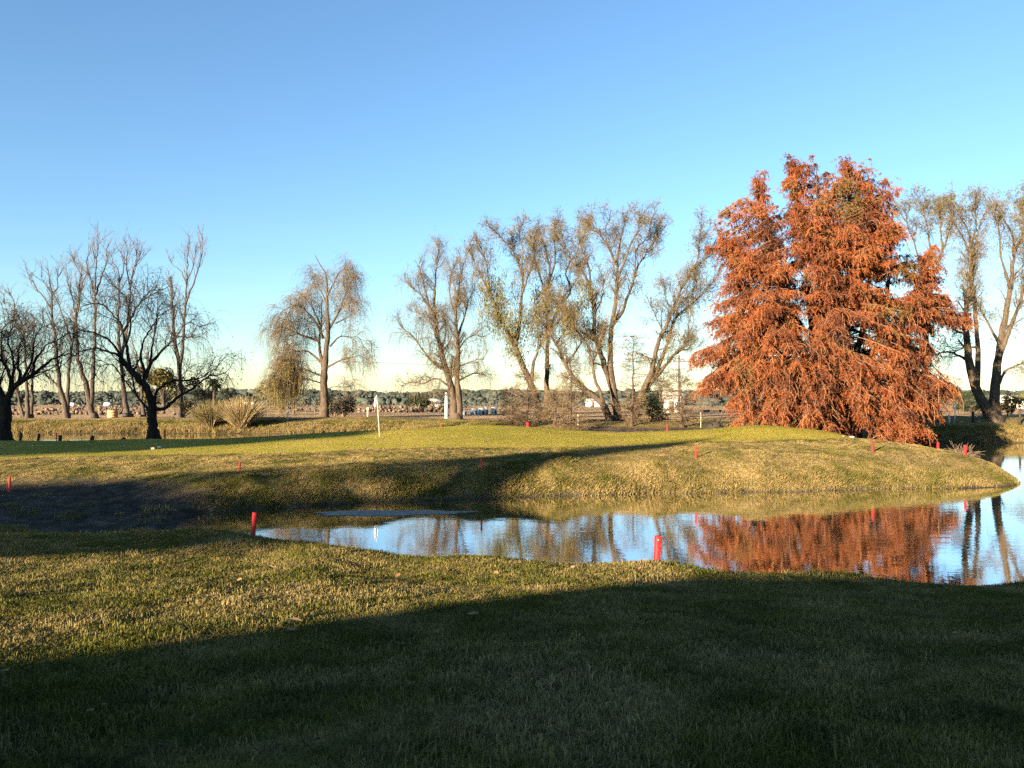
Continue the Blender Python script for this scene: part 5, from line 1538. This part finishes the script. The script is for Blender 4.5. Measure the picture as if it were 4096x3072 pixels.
def heap(label, x4, d, n_, sx, sy, h, seed, big=.5):
    """rubble heap: loose lumps too many to count"""
    r = np.random.default_rng(seed)
    g_ = Geo(); c = ground_at(x4, d)
    for _ in range(n_):
        a, b_ = r.normal(0, .45), r.normal(0, .4)
        s_ = big * r.uniform(.35, 1.3)
        zc = h * max(0, math.exp(-(a * a + b_ * b_) * 1.5)) * r.uniform(.3, 1)
        g_.box((a * sx, b_ * sy, zc), (s_, s_ * r.uniform(.6, 1), s_ * r.uniform(.4, .9)), r.uniform(0, 3), r.uniform(.5, 1), .08 * s_, r)
    return tag(obj('rubble_heap', g_.mesh('rubble_heap', M_rubble), None, c), label, 'rubble', 'rubble heaps in the field', 'stuff')
for i, a in enumerate([(1560, 150, 130, 10, 5, 1.1), (1650, 142, 120, 9, 4, .8), (1745, 150, 90, 7, 4, 1.0), (1290, 160, 60, 9, 5, .7), (1050, 170, 80, 12, 5, .8), (60, 150, 45, 10, 5, 1.0), (330, 160, 45, 9, 5, 1.2), (470, 150, 40, 10, 5, 1.0), (3010, 150, 60, 10, 4, .8), (400, 120, 70, 16, 5, .5), (180, 118, 60, 14, 5, .5)]):
    heap('pale rubble heap in the brown field beyond the far bank', *a, 600 + i, .55)
for i, (x4, d, s_) in enumerate([(430, 152, .7), (290, 155, .6), (985, 190, .6), (1012, 190, .5)]):
    g0 = ground_at(x4, d)
    rock('boulder', 'white boulder lying on the rubble in the far field', g0 + [0, 0, 1.1], (s_, s_ * .8, s_ * .6), M_white, 40 + i, 'boulder', 'white boulders on the rubble')

# palm, field trees
dP = 225.0
base = ground_at(855, dP)
T = Tree('palm_tree', 'lone palm tree in the field right of the black willow', base, 120, M_bark_willow, cat='palm')
topz = P4(855, 1530, dP)[2]
T.limb([base - [0, 0, .3], [base[0] + .1, base[1], (base[2] + topz) / 2], [base[0], base[1], topz]], .42, .36, 8, 8, .02)
r = T.r; n_ = 46
a = r.uniform(0, 6.28, n_); e = r.uniform(-.5, 1.2, n_)
S = grow(np.repeat(np.array([[base[0], base[1], topz]]), n_, 0), np.c_[np.cos(a) * np.cos(e), np.sin(a) * np.cos(e), np.sin(e)], r.uniform(2.4, 3.4, n_), 7, r, (0, 0, -1), .22, .03)
fr = Geo(); V, Q = ribbons(S, np.full(S.shape[:2], .16), r); fr.add(V, Q)
m = 46 * 60; i2 = r.integers(0, n_, m); pos, tan, _, _ = at_param(S, i2, r.uniform(.1, 1, m))
dd = norm(np.cross(tan, [0, 0, 1.0]) * r.choice([-1, 1], m)[:, None] + tan * .6 + [0, 0, -.4])
V, Q = leaves(pos, dd, np.full(m, .75), np.full(m, .14), r); fr.add(V, Q)
T.finish(None, None, fr, M_leaf_palm)
def crown_tree(name, label, x4, ytop, wpx, d, seed, mat, n_=2600, trunk=.3, group=None):
    """evergreen with a lumpy crown of leaf tufts"""
    base = ground_at(x4, d); H_ = P4(x4, ytop, d)[2] - base[2]; w_ = wpx / 4 / F * d
    T = Tree(name, label, base, seed, M_bark_willow, group)
    r = T.r
    T.limb([base - [0, 0, .3], base + [0, 0, H_ * .35], base + [.2, 0, H_ * .75]], .035 * H_, .012 * H_, 8)
    k = 14
    ctr = np.c_[r.normal(0, .27, k) * w_, r.normal(0, .27, k) * w_, H_ * r.uniform(trunk + .1, .86, k)]
    ctr[0] = (0, 0, H_ * .84)
    rr_ = r.uniform(.13, .24, k) * w_
    for c_ in ctr:
        T.limb([base + [0, 0, H_ * trunk * .8], base + c_ * .6 + [0, 0, H_ * .1], base + c_], .012 * H_, .005 * H_, 6, 5)
    i = r.integers(0, k, n_)
    pos = base + ctr[i] + norm(r.normal(size=(n_, 3))) * (r.uniform(0, 1, (n_, 1)) ** .3) * rr_[i][:, None] * [1, 1, .75]
    pos[:, 2] = np.minimum(pos[:, 2], base[2] + H_)
    L_ = max(.25, .06 * w_)
    V, Q = leaves(pos, norm(r.normal(size=pos.shape)), L_ * r.uniform(.6, 1.4, n_), L_ * .6 * r.uniform(.6, 1.3, n_), r)
    lf = Geo().add(V, Q)
    return T.finish(None, None, lf, mat)
crown_tree('field_tree', 'large brown green tree behind the right of the black willow', 655, 1462, 190, 128, 131, M_leaf_olive, 3200, .25)
crown_tree('field_tree', 'dark evergreen tree left of the palm', 800, 1528, 90, 235, 132, M_leaf_green, 1600, .1)
crown_tree('field_tree', 'dark rounded evergreen tree right of the palm', 840, 1558, 80, 240, 133, M_leaf_green, 1600, .05)
crown_tree('field_tree', 'grey green rounded tree, second right of the palm', 905, 1560, 75, 250, 134, M_leaf_green, 1600, .05)
crown_tree('field_tree', 'low grey green tree, third right of the palm', 955, 1580, 70, 270, 135, M_leaf_green, 1400, .05)
for i, (x4, yt, w_, d, lab) in enumerate([(3880, 1560, 70, 110, 'green roadside tree left of the dark forked willow trunk'), (3830, 1545, 60, 118, 'green roadside tree behind the white sign post'), (3930, 1550, 60, 125, 'green roadside tree just behind the dark forked willow trunk'),
        (4030, 1575, 80, 105, 'low scrubby tree right of the dark forked willow trunk'), (4110, 1560, 90, 112, 'scrubby tree at the right picture edge'), (2930, 1590, 70, 150, 'green tree left of the orange cypress skirt')]):
    crown_tree('field_tree', lab, x4, yt, w_, d, 140 + i, M_leaf_olive if i in (3, 4) else M_leaf_green, 1500, .12)

# utility poles and wires
pts_top = []
for x4, d, hgt, lab in ((2716, 120.0, 9.3, 'wooden utility pole with crossarm left of the orange cypress'), (2640, 165.0, 9.0, 'far utility pole behind the bare young cypress'), (1175, 122.0, 9.3, 'utility pole hidden behind the half bare weeping willow')):
    g0 = ground_at(x4, d)
    root = thing('utility_pole', lab, 'utility pole', g0, 'utility poles')
    obj('pole', Geo().tube([(0, 0, -.5), (0, 0, hgt)], [.17, .12], 8).mesh('pole', M_wood), root)
    obj('crossarm', Geo().box((.5, -.15, hgt - 1.0), (2.8, .12, .14)).mesh('crossarm', M_wood), root)
    obj('crossarm', Geo().box((.2, -.15, hgt - 2.2), (1.6, .12, .14)).mesh('crossarm', M_wood), root)
    for q in (-.7, .3, 1.6):
        obj('insulator', Geo().tube([(q, -.15, hgt - .93), (q, -.15, hgt - .72)], .05, 6).mesh('insulator', M_black), root)
    pts_top.append(g0 + [0, -.15, hgt - .72])
for k_, off in enumerate((-.7, 1.6)):
    a_, b2 = pts_top[2] + [off, 0, 0], pts_top[0] + [off, 0, 0]
    w_ = resample([a_, (a_ + b2) / 2 - [0, 0, .9], b2], 24)
    tag(obj('power_line', Geo().tube(w_, .013, 4).mesh('power_line', M_black)), ('upper' if k_ else 'lower') + ' thin power line crossing behind the willows', 'cable', 'power lines')

# far buildings
def shed(label, x4, d, w_, dep, h, mat, rz, seed):
    root = thing('shed', label, 'building', ground_at(x4, d), rz=rz)
    obj('wall', Geo().box((0, 0, h / 2 - .1), (w_, dep, h + .2)).mesh('wall', mat), root)
    rp = roof_pts(-w_ / 2 - .3, w_ / 2 + .3, -dep / 2 - .3, dep / 2 + .3, h + .003, h + .9, .35)
    obj('roof', Geo().add(rp, [[0, 1, 5, 4], [2, 3, 4, 5], [3, 2, 1, 0]], [[3, 0, 4], [1, 2, 5]]).mesh('roof', M_concrete), root)
    obj('door', Geo().box((-w_ * .25, -dep / 2 - .02, 1.0), (.9, .06, 2.0)).mesh('door', M_wood), root)
    for q in (.1, .32):
        obj('window', Geo().box((w_ * q, -dep / 2 - .02, 1.5), (.8, .06, .8)).mesh('window', M_glass), root)
shed('small white shed seen through the bare young cypress', 2692, 138.0, 3.2, 3.0, 3.1, M_white, .1, 1)
shed('long pale house low behind the trees at the right picture edge', 4075, 190.0, 9.0, 5.0, 2.4, M_white, -.1, 2)
shed('low white hut in the field seen under the leaning willows', 2385, 230.0, 6.0, 4.0, 1.6, M_white, .1, 3)
shed('small pale hut beyond the round dark bush', 1742, 210.0, 3.4, 3.0, 1.7, M_concrete, .2, 4)

# posts and sign on the right bank
dB = 64.6
root = thing('sign_post', 'thin white post with a small white sign on the right bank', 'sign', ground_at(3820, dB))
obj('post', Geo().tube([(0, 0, -.2), (0, 0, 1.45)], [.045, .04], 8).mesh('post', M_white), root)
obj('sign_plate', Geo().box((0, -.05, 1.42), (.24, .03, .16)).mesh('sign_plate', M_white), root)
def post(label, x4, d, h, w_, mat, tilt=0.0):
    o = tag(obj('fence_post', Geo().tube([(0, 0, -.3), (.01, 0, h * .5), (0, 0, h - .02), (0, 0, h)], [w_ * .55, w_ * .52, w_ * .5, w_ * .4], 9).mesh('fence_post', mat), None, ground_at(x4, d)), label, 'post')
    o.rotation_euler = (0, tilt, 0)
post('short pale post left of the white sign post', 3796, dB, .75, .16, M_pale_wood)
post('dark round post between the sign and the forked willow', 3892, dB, .95, .20, M_wood_dark, -.02)
post('tall dark post at the right picture edge', 4079, dB, 1.25, .18, M_wood_dark, .02)
post('thin white post left of the root ball', 2803, 62.0, 1.2, .05, M_pale_wood)
post('thin pale post in front of the young cypress hollow', 2312, 66.0, .9, .09, M_white)

# distant wood: one mass of crowns along the horizon
wr = np.random.default_rng(77)
g_ = Geo()
ico = None
def lump(c, s, r):
    n_, k_ = 6, 9
    th = np.linspace(0, math.pi, n_)[:, None]; ph = np.linspace(0, 2 * math.pi, k_, endpoint=False)[None]
    q = 1 + r.normal(0, .26, (n_, k_)); q[0] = q[0].mean(); q[-1] = q[-1].mean()
    V = np.stack([np.sin(th) * np.cos(ph) * s[0] * q, np.sin(th) * np.sin(ph) * s[1] * q, np.cos(th) * np.ones_like(ph) * s[2] * q], -1).reshape(-1, 3) + c
    Q = [[i * k_ + j, (i + 1) * k_ + j, (i + 1) * k_ + (j + 1) % k_, i * k_ + (j + 1) % k_] for i in range(n_ - 1) for j in range(k_)]
    g_.add(V, Q)
C_, S_ = [], []
for u in np.linspace(-1.1, 1.1, 700):
    for row, (d, hh) in enumerate(((330, 3.4), (460, 6.0), (620, 8.6))):
        if row == 0 and wr.uniform() < .6: continue
        dd_ = d * wr.uniform(.9, 1.12)
        h = hh * (1 + .22 * hash_noise(np.array([u * 14 + row * 9]), np.array([row * 3.3]), 41)[0]) * wr.uniform(.82, 1.12)
        x = u * dd_ + wr.uniform(-2, 2); s_ = wr.uniform(1.2, 2.9) * (.6 + row * .25)
        C_.append((x, dd_, 1.0 + h - s_ * .9)); S_.append(s_)
        lump(np.array([x, dd_, 1.0 + h - s_ * .9]), (s_ * wr.uniform(.8, 2.6), s_, s_ * wr.uniform(.6, 1.25)), wr)
        lump(np.array([x + wr.uniform(-2, 2), dd_ - 1, .8 + h * .25]), (s_ * 1.3, s_, h * .45), wr)
C_, S_ = np.array(C_), np.array(S_)
i = wr.integers(0, len(C_), 60000)
pos = C_[i] + norm(wr.normal(size=(len(i), 3))) * S_[i][:, None] * [1.9, 1, 1] * wr.uniform(.6, 1.3, (len(i), 1))
V, Q = leaves(pos, norm(wr.normal(size=pos.shape)), wr.uniform(.6, 1.9, len(i)), wr.uniform(.4, 1.0, len(i)), wr); g_.add(V, Q)
M_wood_far = leaf_mat('hazy_wood_leaf', [(.1, (.020, .027, .022)), (.5, (.040, .050, .042)), (.9, (.070, .078, .062))], .12, .05, .4)  # greyed towards blue, so distance haze sits in the leaf colour
tag(obj('distant_wood', g_.mesh('distant_wood', M_wood_far)), 'long dark green wood along the horizon', 'wood', kind='stuff')
# low scrub on the field edge
g_ = Geo()
n_ = 9000
u = wr.uniform(-.9, .9, n_); d = wr.uniform(200, 330, n_)
k = hash_noise(u * 40, d * .05, 44) > .05
u, d = u[k], d[k]
pos = np.c_[u * d, d, 1.0 + wr.uniform(0, 1, len(u)) ** 1.5 * 2.3]
V, Q = leaves(pos, norm(wr.normal(size=pos.shape)), wr.uniform(.6, 1.5, len(u)), wr.uniform(.4, 1.0, len(u)), wr); g_.add(V, Q)
tag(obj('field_scrub', g_.mesh('field_scrub', M_wood_far)), 'low dark scrub along the far edge of the field', 'scrub', kind='stuff')
